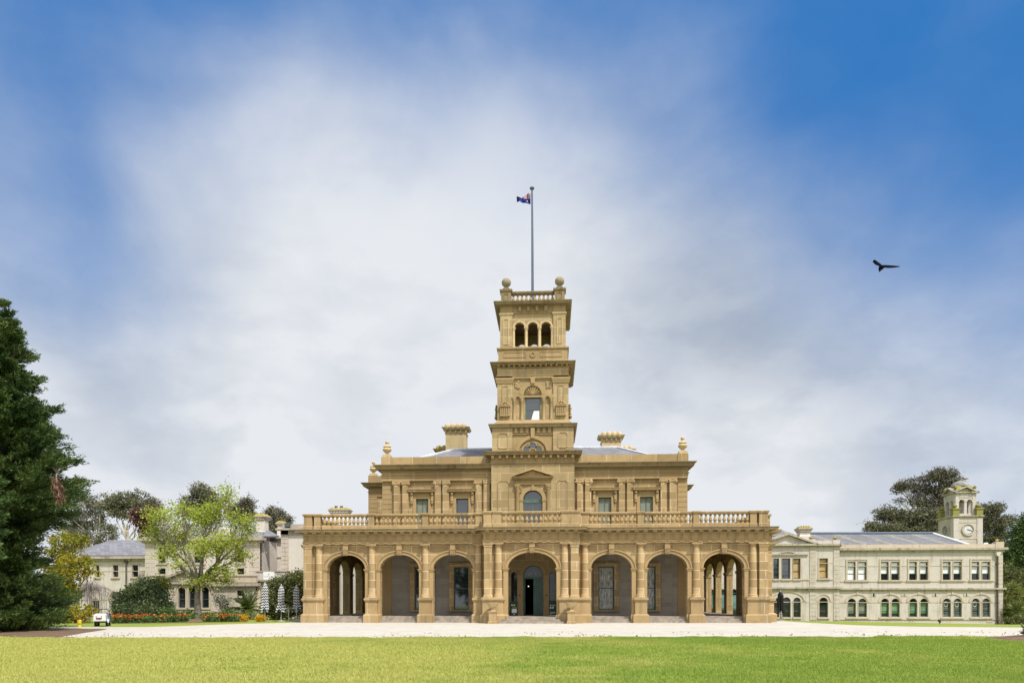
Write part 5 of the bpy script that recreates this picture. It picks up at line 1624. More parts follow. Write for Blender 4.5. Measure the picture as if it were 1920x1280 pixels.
for ang, L_, w_ in ((-12, .34, .05), (-20, .55, .035)):
    t = R(ang); hb = MB()
    hb.add([(xc - w_ * -math.sin(t), -.07, cz - w_ * math.cos(t)), (xc + w_ * -math.sin(t), -.07, cz + w_ * math.cos(t)), (xc + L_ * math.cos(t), -.07, cz + L_ * math.sin(t))], [(0, 1, 2)])
    hb.tube((xc - .1 * math.cos(t), -.075, cz - .1 * math.sin(t)), (xc + L_ * math.cos(t), -.075, cz + L_ * math.sin(t)), w_ * .8, w_ * .4, 6)
    hb.build('clock_hand', M['black'], clk)
b = MB(T=lambda x, y, z: (x0 + y, wd / 2 + x, z))
b.ring([(.80 * math.cos(2 * math.pi * k / n), cz + .80 * math.sin(2 * math.pi * k / n)) for k in range(n)], [(.62 * math.cos(2 * math.pi * k / n), cz + .62 * math.sin(2 * math.pi * k / n)) for k in range(n)], -.12, 0)
b.build('clock_surround', M['stucco_sill'], ct)
b = MB(T=lambda x, y, z: (x0 + y, wd / 2 + x, z)); b.poly([(.6 * math.cos(2 * math.pi * k / n), cz + .6 * math.sin(2 * math.pi * k / n)) for k in range(n)], -.03, 0); b.build('clock_face', M['dome'], ct)
# belfry
hb_ = (X(1830.5, YT) - X(1792, YT)) / 2
b = MB()
for T_ in (lambda x, y, z: (xc + x, wd / 2 - hb_ + y, z), lambda x, y, z: (xc + x, wd / 2 + hb_ - y, z), lambda x, y, z: (xc - hb_ + y, wd / 2 + x, z), lambda x, y, z: (xc + hb_ - y, wd / 2 + x, z)):
    q = MB(T=T_)
    q.archwall(-hb_ + .0, hb_, ZT(974), ZT(930), 0, .3, [(-.46, .3, ZT(968), ZT(947), .3), (.46, .3, ZT(968), ZT(947), .3)])
    for cx in (-.46, .46): q.ring(arch_pts(cx, .42, ZT(947), ZT(947), .42)[1:-1], arch_pts(cx, .3, ZT(947), ZT(947), .3)[1:-1], -.05, 0, closed=False)
    for e in (-1, 1): q.box(*sorted((e * hb_, e * (hb_ - .35))), -.06, .0, ZT(972), ZT(932))
    q.box(-hb_, hb_, -.05, .1, ZT(938.5), ZT(937.5))
    b.add(q.v, q.f)
b.box(xc - hb_ + .5, xc + hb_ - .5, wd / 2 - .3, wd / 2 + .3, ZT(974), ZT(945))
b.build('belfry', M['stucco'], ct)
b = MB()
zp = ZT(930); za = ZT(920.5)
for T_ in (lambda x, y, z: (xc + x, wd / 2 - hb_ + y, z), lambda x, y, z: (xc + x, wd / 2 + hb_ - y, z), lambda x, y, z: (xc - hb_ + y, wd / 2 + x, z), lambda x, y, z: (xc + hb_ - y, wd / 2 + x, z)):
    q = MB(T=T_)
    q.poly([(-hb_ + .1, zp), (hb_ - .1, zp), (0, za - .12)], -.02, .6)
    for e in (-1, 1): q.hexa([(e * (hb_ + .28), -.28, zp - .06), (e * (hb_ + .28), .6, zp - .06), (e * (hb_ + .28), .6, zp + .08), (e * (hb_ + .28), -.28, zp + .08)], [(0, -.28, za), (0, .6, za), (0, .6, za + .14), (0, -.28, za + .14)])
    b.add(q.v, q.f)
b.stack(xc - hb_, xc + hb_, wd / 2 - hb_, wd / 2 + hb_, [(zp - .1, .05), (zp - .02, .2), (zp + .03, .2)])
b.build('pediment', M['stucco_trim'], ct)
b = MB(); b.frust(xc - hb_ - .1, xc + hb_ + .1, wd / 2 - hb_ - .1, wd / 2 + hb_ + .1, zp + .03, xc - hb_ * .72, xc + hb_ * .72, wd / 2 - hb_ * .72, wd / 2 + hb_ * .72, ZT(916))
for e in (-1, 1):
    for g in (-1, 1): b.ball((xc + e * hb_ * .95, wd / 2 + g * hb_ * .95, ZT(920)), .18, .18, .22, 8, 6)
b.build('roof', M['lichen_roof'], ct)
b = MB(); b.lathe([(1.0, ZT(917)), (1.0, ZT(915)), (.92, ZT(914.4)), (.86, ZT(911.6)), (.66, ZT(908.5)), (.36, ZT(906.6)), (.2, ZT(905.8)), (.16, ZT(905.5)), (.16, ZT(903)), (.26, ZT(902.6)), (.26, ZT(901.2)), (.1, ZT(901))], xc, wd / 2, 20); b.build('dome', M['dome'], ct)
for e, g in ((-1, -1), (1, -1), (-1, 1), (1, 1)):
    q = MB(); q.box(-.36, .36, -.36, .36, 0, ZT(961) - ZT(972.5)); q.stack(-.36, .36, -.36, .36, [(ZT(961) - ZT(972.5), .08), (ZT(959) - ZT(972.5), .08)])
    zt = ZT(959) - ZT(972.5); q.lathe([(.2, zt), (.12, zt + .1), (.28, zt + .25), (.26, zt + .42), (.08, zt + .55), (.05, zt + .65)], n=10)
    q = q.build('pinnacle', M['lichen_roof'], ct); q.location = (xc + e * (wd / 2 - .3), wd / 2 + g * (wd / 2 - .3), ZT(972.5))

# ------------------------------------------------------------------ garden furniture
def stripes_mat():
    m, t, b = new('striped_canvas', 0.8)
    tc = t.node('ShaderNodeTexCoord')
    sp = t.node('ShaderNodeSeparateXYZ', i_0=tc.outputs['Object'])
    ang = t.math('ARCTAN2', sp.outputs[1], sp.outputs[0])
    wob = t.math('SINE', t.math('MULTIPLY', ang, 8.0))
    k = t.math('MULTIPLY_ADD', wob, 0.045, sp.outputs[2])
    fr = t.math('FRACT', t.math('MULTIPLY', k, 5.2))
    c = t.mix(t.math('GREATER_THAN', fr, 0.5), (0.02, 0.02, 0.028), (0.58, 0.58, 0.60))
    t.l.new(c, b.inputs['Base Color'])
    return m
M['stripe'] = stripes_mat()
def folded_umbrella(name, loc, h, m, label, group, seed, skirt):
    u = tag(empty(name, loc), label, 'umbrella', group)
    MB().tube((0, 0, 0), (0, 0, h), .03, .025, 8).build('pole', M['steel'], u)
    rr = random.Random(seed)
    n, lv = 32, 18
    vs = []
    for j in range(lv + 1):
        t = j / lv
        z = h - .05 - (h - .85 * (h / 2.7)) * t
        r = .09 + .10 * min(1, t * 6) + .02 * t + (skirt * max(0, t - .72) / .28 if t > .72 else 0)
        for k in range(n):
            a_ = 2 * math.pi * k / n
            fold = 1 + .20 * math.sin(8 * a_ + seed) * min(1, t * 3) + .06 * math.sin(3 * a_ + 9 * t)
            drop = .16 * math.sin(4 * a_ + seed) * (1 if j == lv else 0)
            vs.append((r * fold * math.cos(a_) + .03 * math.sin(5 * t + seed) * t, r * fold * math.sin(a_), z + drop))
    fs = [(j * n + k, j * n + (k + 1) % n, (j + 1) * n + (k + 1) % n, (j + 1) * n + k) for j in range(lv) for k in range(n)]
    fs.append(tuple(range(n)))
    MB().add(vs, fs).build('canopy', m, u)
    MB().lathe([(.04, h - .08), (.05, h), (.02, h + .06)], n=8).build('finial', M['steel'], u)
    MB().lathe([(.28, 0), (.28, .05), (.06, .09), (.05, .3)], n=14).build('base', M['steel'], u)
    return u
for k, (px, Yu, h, sk, lab) in enumerate((
        (497, 2.2, 2.75, .06, 'folded black and white striped umbrella with a narrow hem, nearest the stone stair wall'),
        (527.5, 2.4, 2.62, .16, 'folded black and white striped umbrella with a flared hem, between two others'),
        (556, 3.4, 2.6, .10, 'folded black and white striped umbrella behind the metal handrail beside the mansion'))):
    folded_umbrella('folded_umbrella', (X(px, Yu), Yu, 0), h, M['stripe'], lab, 'striped umbrellas left of the mansion', k * 1.7 + .4, sk)
ux = X(1463.5, 8.0)
folded_umbrella('folded_umbrella', (ux, 8.0, terrain(ux, 8.0)), 2.25, M['black'], 'folded black umbrella standing by the right corner of the mansion', None, 3.3, .03)
ch = tag(empty('garden_chair', (X(1460.5, 7.6), 7.6, terrain(17.5, 7.6))), 'dark metal garden chair under the folded black umbrella', 'chair')
b = MB(); b.box(-.22, .22, -.22, .22, .43, .46); b.build('seat', M['pipe'], ch)
b = MB(); b.path([(.2, .2, .44), (.24, .26, .7), (.3, .32, .95)], .018, .018); b.path([(-.2, .2, .44), (-.2, .26, .7), (-.2, .32, .95)], .018, .018)
for z in (.6, .75, .9): b.tube((-.2, .22 + (z - .44) * .2, z), (.24, .22 + (z - .44) * .2, z), .014, .014)
b.build('backrest', M['pipe'], ch)
for e in (-1, 1):
    for g in (-1, 1): MB().tube((e * .2, g * .2, .44), (e * .24, g * .24, 0), .02, .016).build('leg', M['pipe'], ch)

hr = tag(empty('handrail', (X(541, 2.6), 2.6, 0)), 'galvanised handrail rising along the paved ramp to the verandah', 'handrail')
def hp(px, py, Y): x, z = at(px, py, Y); return (x - hr.location.x, Y - 2.6, z)
p0, p1, p2 = hp(541, 1139, 2.6), hp(556, 1137.5, 3.0), hp(570, 1134, 3.6)
MB().path([p0, p1, p2], .03, .03, 8).path([p0, (p0[0] - .18, 0, p0[2] - .03), (p0[0] - .2, 0, p0[2] - .22), (p0[0], 0, p0[2] - .25)], .03, .03, 8).build('rail', M['steel'], hr)
for q_ in (p0, p1, p2): MB().tube(q_, (q_[0], q_[1], 0), .035, .035, 8).build('post', M['steel'], hr)
rp = MB().add([(X(541, 2.2), 2.2, .01), (X(572, 2.2), 2.2, .02), (X(574, 4.2), 4.2, .42), (X(541, 4.2), 4.2, .05)], [(0, 1, 2, 3)]).build('ramp', M['pave'])
rp['kind'] = 'structure'

# utility cart
CXc, CYc = -25.5, -6.6
uc = tag(empty('utility_cart', (CXc, CYc, 0)), 'small white utility cart with a dark roll bar parked by the flower bed', 'cart')
uc.rotation_euler = (0, 0, R(26))
uc.scale = (.70, .70, .78)
b = MB()
b.hexa([(-.50, -.75, .42), (.42, -.75, .42), (.42, .45, .42), (-.50, .45, .42)], [(-.48, -.70, .86), (.40, -.70, .86), (.40, .42, .90), (-.48, .42, .90)])
b.stack(-.50, .42, -.75, .45, [(.40, .02), (.46, .03), (.47, .0), (.471, 0)])
b.hexa([(-.46, -.68, .86), (.38, -.68, .86), (.38, .40, .90), (-.46, .40, .90)], [(-.36, -.55, .96), (.30, -.55, .96), (.30, .30, .98), (-.36, .30, .98)])
b.build('cargo_box', M['canvas_white'], uc)
b = MB(); b.box(-.44, .52, -.72, 1.5, .28, .40); b.box(-.40, .5, .5, 1.3, .40, .55); b.build('chassis', M['black'], uc)
b = MB(); b.box(-.30, .12, -.785, -.755, .56, .82); b.build('number_panel', M['red'], uc)
b = MB(); b.box(-.26, .08, -.79, -.786, .68, .80); b.build('panel_label', M['blindw'], uc)
b = MB(); b.hexa([(.34, .45, .42), (.62, .45, .42), (.62, 1.5, .42), (.34, 1.5, .42)], [(.40, .50, .98), (.50, .50, .98), (.50, .9, .98), (.40, .9, .98)]); b.build('side_panel', M['pole'], uc)
for x in (-.38, .46):
    for y in (-.30, 1.15):
        wv = MB(T=lambda x_, y_, z_, x=x, y=y: (x + z_, y + x_, .24 + y_))
        wv.lathe([(.12, -.09), (.22, -.09), (.24, -.05), (.24, .05), (.22, .09), (.12, .09)], n=18)
        wo_ = wv.build('wheel', M['tyre'], uc)
        rv = MB(T=lambda x_, y_, z_, x=x, y=y: (x + z_, y + x_, .24 + y_))
        rv.lathe([(.03, -.11), (.12, -.10), (.12, .10), (.03, .11)], n=14); rv.build('rim', M['white'], wo_)
b = MB(); b.box(.50, .60, -.55, -.05, .30, .56); b.build('mudguard', M['white'], uc)
b = MB(); b.path([(-.28, .55, .45), (-.26, .55, 1.18), (-.18, .55, 1.30), (.30, .55, 1.30), (.42, .56, 1.24), (.56, .58, .95), (.6, .6, .45)], .03, .03, 8); b.tube((-.1, .56, 1.29), (-.1, .95, .6), .02, .02); b.build('roll_bar', M['black'], uc)
b = MB(); b.box(-.2, .4, .5, .95, .55, .66); b.box(-.2, .4, .48, .58, .66, 1.02); b.build('seat', M['pipe'], uc)

hy = tag(empty('fire_hydrant', (-25.95, -7.9, 0)), 'low yellow hydrant with dark fittings beside the gravel under the tree', 'hydrant')
MB().lathe([(.11, 0), (.11, .06), (.08, .08), (.08, .20), (.13, .22), (.13, .36), (.09, .39), (.07, .44)], n=14).build('body', M['yellow'], hy)
b = MB(); b.lathe([(.09, .44), (.10, .47), (.06, .52), (.03, .56)], n=10); b.tube((-.17, 0, .30), (.17, 0, .30), .045, .045, 8); b.build('valve', M['pipe'], hy)

gx = X(1762, 15.5)
gl = tag(empty('garden_light', (gx, 15.5, terrain(gx, 15.5) - .02)), 'small black spotlight in the grass below the right wing', 'light')
b = MB(); b.tube((0, 0, 0), (0, 0, .2), .03, .03, 6); b.build('stake', M['black'], gl)
b = MB(); b.tube((0, -.06, .18), (0, .12, .34), .09, .12, 10); b.build('lamp_head', M['black'], gl)

# ------------------------------------------------------------------ bird
YBd = -20.0
bx, bz = at(1652, 501, YBd)
bd = tag(empty('flying_bird', (bx, YBd, bz)), 'black bird gliding with spread wings in the blue sky', 'bird')
u_ = mpp(YBd)
def bp(px, py, y=0):
    x, z = at(1600 + px / 16, 470 + py / 16, YBd + y)
    return (x - bx, y, z - bz)
def wing(upper, lower, dy):
    n = len(upper)
    vs = []
    for (ux_, uy), (lx, ly), y in zip(upper, lower, dy):
        a_, c_ = bp(ux_, uy, y + .12), bp(lx, ly, y - .12)
        mid = tuple((p + q) / 2 for p, q in zip(a_, c_))
        vs += [a_, (mid[0], mid[1], mid[2] + .018), c_, (mid[0], mid[1], mid[2] - .012)]
    fs = []
    for i in range(n - 1):
        for k in range(4): fs.append((4 * i + k, 4 * i + (k + 1) % 4, 4 * i + 4 + (k + 1) % 4, 4 * i + 4 + k))
    fs += [(0, 1, 2, 3), tuple(range(4 * n - 1, 4 * n - 5, -1))]
    return vs, fs
b = MB()
# one continuous body: tapered trunk, neck, head and beak
prof = [((930, 455), .02), ((905, 470), .055), ((875, 500), .085), ((845, 525), .09), ((822, 555), .075), ((810, 580), .055), ((802, 605), .047), ((798, 625), .022), ((793, 655), .004)]
n = 12
vs = []
for (px, py), r in prof:
    c = Vector(bp(px, py))
    for k in range(n):
        t = 2 * math.pi * k / n
        vs.append((c.x + r * .83 * math.cos(t), c.y + r * math.sin(t), c.z - r * .55 * math.cos(t)))
m_ = len(prof)
fs = [(i * n + k, i * n + (k + 1) % n, (i + 1) * n + (k + 1) % n, (i + 1) * n + k) for i in range(m_ - 1) for k in range(n)] + [tuple(range(n)), tuple((m_ - 1) * n + k for k in range(n))]
b.add(vs, fs)
b.add(*wing([(880, 470), (850, 420), (790, 375), (735, 335), (690, 305), (640, 288)], [(800, 520), (780, 475), (720, 455), (660, 425), (615, 375), (595, 345)], [0, .05, .12, .2, .3, .38]))
b.add(*wing([(870, 470), (950, 440), (1060, 447), (1180, 455), (1300, 465), (1405, 488)], [(860, 560), (950, 525), (1060, 535), (1180, 530), (1290, 518), (1400, 494)], [0, -.04, -.10, -.18, -.28, -.38]))
for k in range(4): b.add(*wing([(680 - 25 * k, 300 + 8 * k), (630 - 12 * k, 285 + 16 * k)], [(700 - 25 * k, 330 + 10 * k), (625 - 12 * k, 300 + 16 * k)], [.3, .42]))
b.build('body', M['feather'], bd)
for e in (-1, 1):
    c = bp(803, 592)
    MB().ball((c[0], c[1] + e * .042, c[2]), .009, n=8, m=6).build('eye', M['white'], bd)

# ------------------------------------------------------------------ planting
def leaves(name, C, D, L, W, m, parent=None, jit=0.35):
    """C centres (n,3), D directions (n,3); each leaf is a small four-sided blade"""
    n = len(C)
    D = D / np.maximum(np.linalg.norm(D, axis=1, keepdims=True), 1e-6)
    rv = rng.normal(size=(n, 3))
    S = np.cross(D, rv)
    S /= np.maximum(np.linalg.norm(S, axis=1, keepdims=True), 1e-6)
    l = (L * (1 + jit * (rng.random(n) * 2 - 1)))[:, None]
    w_ = (W * (1 + jit * (rng.random(n) * 2 - 1)))[:, None]
    Nn = np.cross(D, S)
    V = np.empty((n, 4, 3))
    V[:, 0] = C
    V[:, 1] = C + D * l * .5 + S * w_ * .5 + Nn * w_ * .15
    V[:, 2] = C + D * l
    V[:, 3] = C + D * l * .5 - S * w_ * .5 + Nn * w_ * .15
    me = bpy.data.meshes.new(name)
    me.vertices.add(4 * n); me.loops.add(4 * n); me.polygons.add(n)
    me.vertices.foreach_set('co', V.reshape(-1).astype(np.float32))
    me.loops.foreach_set('vertex_index', np.arange(4 * n, dtype=np.int32))
    me.polygons.foreach_set('loop_start', np.arange(0, 4 * n, 4, dtype=np.int32))
    me.polygons.foreach_set('loop_total', np.full(n, 4, dtype=np.int32))
    me.materials.append(m)
    me.update(calc_edges=True)
    o = bpy.data.objects.new(name, me)
    col.objects.link(o)
    if parent: o.parent = parent
    return o

def unit(n):
    v = rng.normal(size=(n, 3))
    return v / np.linalg.norm(v, axis=1, keepdims=True)

def crown_cloud(blobs, clumps, per, rc, shell=0.55, flat=0.0):
    """clump centres inside ellipsoids, leaves gathered round them; returns leaf centres, directions, clump centres"""
    vol = np.array([b[3] * b[4] * b[5] for b in blobs]) ** 0.75
    cnt = np.maximum(3, (clumps * vol / vol.sum()).astype(int))
    CC, BC = [], []
    for b, k in zip(blobs, cnt):
        d = unit(k)
        if flat: d[:, 2] = np.where(d[:, 2] < 0, d[:, 2] * (1 - flat), d[:, 2])
        r = shell + (1 - shell) * rng.random(k) ** .6
        r = np.where(rng.random(k) < .2, rng.random(k), r) * (1 + .10 * rng.normal(size=k))
        CC.append(np.array(b[:3]) + d * r[:, None] * np.array(b[3:6]))
        BC.append(np.repeat(np.array([b[:3]]), k, 0))
    CC = np.concatenate(CC); BC = np.concatenate(BC)
    sz = rc * (.55 + .8 * rng.random(len(CC)))
    idx = np.repeat(np.arange(len(CC)), per)
    off = rng.normal(size=(len(idx), 3)) * np.array([.5, .5, .34]) * sz[idx][:, None]
    P = CC[idx] + off
    out = (CC - BC)[idx]
    out = out / np.maximum(np.linalg.norm(out, axis=1, keepdims=True), 1e-6)
    D = out * .5 + unit(len(idx)) + off * .6
    return P, D, CC

def px_blobs(bl, Y, base, depth=0.9):
    out = []
    for b in bl:
        px, py, rx, rz = b[:4]
        dy = b[4] if len(b) > 4 else 0
        x, z = at(px, py, Y + dy)
        k = mpp(Y + dy)
        out.append((x - base[0], dy, z - base[2], rx * k, rx * k * depth, rz * k))
    return out

def limb(b, p, q, r0, r1, wob=.12, seg=4, n=6):
    p, q = Vector(p), Vector(q)
    L = (q - p).length
    pts = [p]
    for i in range(1, seg):
        t = i / seg
        c = p.lerp(q, t) + Vector((random.gauss(0, 1), random.gauss(0, 1), random.gauss(0, .5) + .8)) * (wob * L * .5 * math.sin(math.pi * t))
        pts.append(c)
    pts.append(q)
    b.path(pts, r0, r1, n)
    return pts

def tree(name, label, cat, px, Y, bl, leafm, barkm, clumps, per, rc, L, W, tr, group=None, depth=0.9, fork=None, twigs=0, shell=.55, zbase=None, flat=0., root='crown', trunk_top=None, zdrop=0.):
    x = X(px, Y)
    zb = (terrain(x, Y) if zbase is None else zbase)
    t = tag(empty(name, (x, Y, zb)), label, cat, group)
    bw = px_blobs(bl, Y, (x, Y, zb), depth)
    P, D, CC = crown_cloud(bw, clumps, per, rc, shell, flat)
    D[:, 2] -= zdrop
    leaves(root, P, D, L, W, leafm, t)
    if tr > 0:
        b = MB()
        if trunk_top is None: top = Vector((0, 0, min(q[2] for q in bw) * .75))
        else: top = Vector((X(trunk_top[0], Y) - x, 0, Zp(trunk_top[1], Y) - zb))
        b.path([(0, 0, -.3), (0, 0, .15 * top.z), tuple(top * .55 + Vector((.05 * top.z * random.uniform(-1, 1), 0, 0))), tuple(top)], tr * 1.35, tr * .8, 10)
        b.frust(-tr * 1.9, tr * 1.9, -tr * 1.9, tr * 1.9, -.3, -tr * 1.1, tr * 1.1, -tr * 1.1, tr * 1.1, .35) if False else None
        for q in bw:
            c = Vector(q[:3])
            pts = limb(b, top * random.uniform(.75, 1.0), c - Vector((0, 0, q[5] * .2)), tr * .55, tr * .16)
            near = [Vector(v) for v in CC if (Vector(v) - c).length < max(q[3:6]) * 1.15]
            random.shuffle(near)
            for v in near[:max(4, twigs)]: limb(b, pts[-2] if random.random() < .4 else pts[-1], v, tr * .15, tr * .05, .1, 3, 4)
        b.build('trunk', barkm, t)
    return t

# big conifer on the left
def conifer(name, label, bx_, by_, prof, nspray, m, L, W, trr, per=46, seed=1, droop=0.0, ztop=None, lean=0.):
    t = tag(empty(name, (bx_, by_, 0)), label, 'conifer tree')
    zs = [p[0] for p in prof]; rs = [p[1] for p in prof]
    # boughs: heavy branch masses that swell towards their ends, with gaps between them
    nb_ = max(12, nspray // 19)
    zgrid = np.linspace(zs[0], zs[-1], 400)
    rgrid = np.interp(zgrid, zs, rs)
    pdf = rgrid + .2; pdf /= pdf.sum()
    zb_ = np.sort(rng.choice(zgrid, nb_, p=pdf))
    ab = np.arange(nb_) * 2.39996 + rng.normal(size=nb_) * .5
    rb_ = np.interp(zb_, zs, rs) * (.58 + .40 * rng.random(nb_))
    bi = rng.integers(nb_, size=nspray)
    u = 1 - .75 * rng.random(nspray) ** 1.5
    wid = (.16 + .20 * rb_[bi]) * np.sin(np.pi * np.clip(u * .93, .1, 1)) ** .5
    q = rng.normal(size=(nspray, 3)) * np.array([1, 1, .62]) * .52 * wid[:, None]
    rad = rb_[bi] * u
    rise = .18 * rb_[bi] * (u - .5) * 2 * (1 - 1.6 * droop)
    tip = np.stack([rad * np.cos(ab[bi]) + q[:, 0], rad * np.sin(ab[bi]) + q[:, 1], zb_[bi] + rise + q[:, 2]], 1)
    tip[:, 2] = np.maximum(tip[:, 2], .12)
    up_ = q[:, 2] / np.maximum(wid, .05)
    outd = np.stack([np.cos(ab[bi]) + .7 * q[:, 0], np.sin(ab[bi]) + .7 * q[:, 1], .28 - droop + .55 * up_ + .2 * rng.normal(size=nspray)], 1)
    outd /= np.linalg.norm(outd, axis=1, keepdims=True)
    idx = np.repeat(np.arange(nspray), per)
    s = rng.random(len(idx)) ** .8
    ln = (.42 + .50 * rng.random(nspray))[idx]
    perp = unit(len(idx))
    P = tip[idx] - outd[idx] * (s * ln)[:, None] + perp * (.17 * (s + .10) * ln)[:, None]
    D = outd[idx] * .95 + perp * .75 + np.array([0, 0, .2])
    leaves('crown', P, D, L, W, m, t)
    b = MB()
    H = zs[-1]
    b.path([(0, 0, -.3), (0, 0, 1), (lean * .5, 0, H * .5), (lean, 0, H * .97)], trr, .04, 10)
    for k in range(160):
        j = rng.integers(nspray)
        e = tip[j]
        b.path([(lean * e[2] / H, 0, max(.3, e[2] * .93 - .25)), (e[0] * .5, e[1] * .5, e[2] * .96 - .05), tuple(e)], .06, .015, 4)
    b.build('trunk', M['bark_dark'], t)
    return t
PROF = [(.1, 3.4), (.9, 3.9), (2.2, 3.1), (3.2, 2.4), (4.4, 1.9), (5.2, 2.5), (5.8, 3.7), (6.7, 4.2), (8.0, 4.35), (8.9, 4.1), (9.5, 3.4), (10.1, 2.95), (11, 3.1), (11.8, 2.9), (12.9, 2.45), (13.8, 1.8), (14.4, 1.45), (15.3, 1.2), (16.3, .75), (17.4, .35), (18.4, -.7)]
PROF = [(z * .925, r * .84 + .42) for z, r in PROF]
CFX, CFY = -26.5, -12.8
conifer('conifer_tree', 'huge dark green conifer at the left edge, reaching its branches to the gravel', CFX, CFY, PROF, 8200, M['conifer'], .18, .05, .42, 38)
conifer('conifer_tree', 'lighter green conifer cut off by the left edge, before the huge dark one', -25.3, -16.4, [(2.2, .5), (3.2, 1.2), (4.4, 1.75), (5.6, 2.0), (6.6, 1.65), (7.6, 1.0), (8.3, .3)], 1150, M['conifer_l'], .19, .05, .15, 44, droop=.15)
conifer('conifer_tree', 'small pale green young conifer at the foot of the huge dark one', -25.75, -17.6, [(.1, .8), (1.0, 1.15), (1.9, 1.0), (2.7, .65), (3.3, .15)], 420, M['conifer_l'], .17, .045, .10, 40)
dd = tag(empty('dead_branch', (at(105, 912, -16.2)[0], -16.2, at(105, 912, -16.2)[1])), 'reddish brown dead branch caught high in the dark conifer', 'branch')
nn = 260
tt = rng.random(nn)
P = np.stack([-.06 + .24 * tt + .09 * rng.normal(size=nn), .15 * rng.normal(size=nn),   .45 - 1.05 * tt + .08 * rng.normal(size=nn)], 1)
leaves('dead_foliage', P, unit(nn) * .5 + np.array([.3, 0, -1]), .2, .045, M['dead'], dd)
b = MB(); b.path([(-.25, .6, .95), (-.12, .2, .6), (.05, 0, .0), (.22, 0, -.6)], .035, .01, 5)
for k in range(8): b.path([(-.18, .3, .7), (-.2 + .07 * k, .1, .85 + .1 * random.random())], .012, .006, 4)
b.build('stick', M['twig'], dd)

# trees in the garden, left
tree('maple_tree', 'yellow green tree with orange tints beside the dark conifer', 'tree', 118, -1.0,
     [(122, 1024, 32, 24, 1), (136, 1062, 30, 26, 0), (106, 1070, 26, 40, 1), (112, 1112, 30, 30, 0), (128, 1098, 22, 20, -.6), (158, 1048, 15, 9, .4), (166, 1074, 11, 9, .3), (150, 1148, 24, 15, -.5), (128, 1150, 26, 18, .2), (148, 1010, 14, 10, .5)],
     M['maple'], M['bark'], 330, 34, .36, .17, .11, .14, twigs=8)
tree('plane_tree', 'lime green spring tree with open grey branches in front of the cream wing', 'tree', 371, 3.6,
     [(300, 965, 32, 18, 0), (292, 1000, 26, 24, 1), (345, 960, 30, 20, -1), (340, 1000, 34, 26, 1.2), (385, 975, 34, 26, .5), (424, 930, 22, 26, -.4), (408, 952, 24, 18, .6), (446, 975, 30, 20, 0), (470, 992, 14, 26, .4), (430, 1010, 34, 24, -1), (382, 1025, 38, 20, -1.4), (318, 1035, 30, 16, 0), (448, 1040, 26, 18, .6), (420, 1066, 26, 14, -.7), (395, 1085, 20, 12, -.5), (338, 1060, 20, 12, -.8), (365, 1090, 22, 10, -1.0), (425, 1088, 16, 9, .4)],
     M['lime'], M['bark'], 1250, 9, .57, .155, .105, .23, twigs=26, shell=.25, trunk_top=(372, 1085), depth=.8)
# mound of soil at its foot
b = MB(); b.lathe([(2.3, -.02), (1.7, .10), (1.0, .20), (.4, .27)], X(371, 3.6), 3.6, 24); o = b.build('mulch_mound', M['mulch']); o['kind'] = 'structure'
GUMG = 'gum trees behind the left wing'
YG = 62.0
tree('gum_tree', 'dense grey gum tree just right of the dark conifer, behind the yellow green tree', 'tree', 196, YG, [(165, 945, 22, 24, 0), (178, 975, 22, 18, 1), (140, 985, 30, 24, 2), (160, 1010, 30, 18, 0), (200, 1000, 22, 18, -1), (130, 955, 20, 20, 0), (195, 950, 14, 12, 0)], M['gum'], M['bark_pale'], 420, 30, .62, .36, .13, .26, GUMG, twigs=7, trunk_top=(180, 1035))
tree('gum_tree', 'tall gum tree with two bare pale stems and a rounded crown over the slate roof', 'tree', 238, YG - 6, [(212, 945, 24, 20, 0), (236, 938, 26, 18, .5), (225, 962, 22, 12, 0), (262, 940, 24, 22, 0), (286, 950, 16, 18, .5), (272, 965, 18, 14, -.5)], M['gum'], M['bark_pale'], 340, 30, .60, .36, .13, .22, GUMG, twigs=7, trunk_top=(238, 985), flat=.5)
tree('gum_tree', 'round topped grey gum tree showing above the top of the lime green tree', 'tree', 385, YG, [(378, 922, 20, 18, 0), (362, 945, 22, 16, 0), (395, 940, 22, 18, 0), (348, 950, 10, 10, 0), (385, 965, 30, 14, 0)], M['gum'], M['bark_pale'], 380, 30, .60, .36, .13, .26, GUMG, twigs=6)
tree('gum_tree', 'brownish gum tree showing between the lime green tree and the left chimney', 'tree', 455, YG, [(462, 945, 14, 14, 0), (445, 958, 18, 14, 0), (466, 966, 12, 12, 0)], M['gum_brown'], M['bark_pale'], 220, 30, .60, .36, .13, .24, GUMG, twigs=6)
tree('gum_tree', 'small brownish gum tree between the two lichened chimneys of the left wing', 'tree', 515, YG, [(514, 966, 17, 16, 0), (502, 982, 14, 12, 0), (534, 975, 14, 9, 0), (524, 990, 20, 10, 0)], M['gum_brown'], M['bark_pale'], 260, 30, .60, .36, .13, .24, GUMG, twigs=6)
tree('copper_tree', 'dark reddish tree rising behind the slate roof left of the lime green tree', 'tree', 268, 40, [(262, 968, 12, 22, 0), (275, 990, 14, 22, 0), (284, 962, 10, 14, 0)], M['copper'], M['bark_dark'], 90, 36, .85, .36, .17, .2, twigs=5)

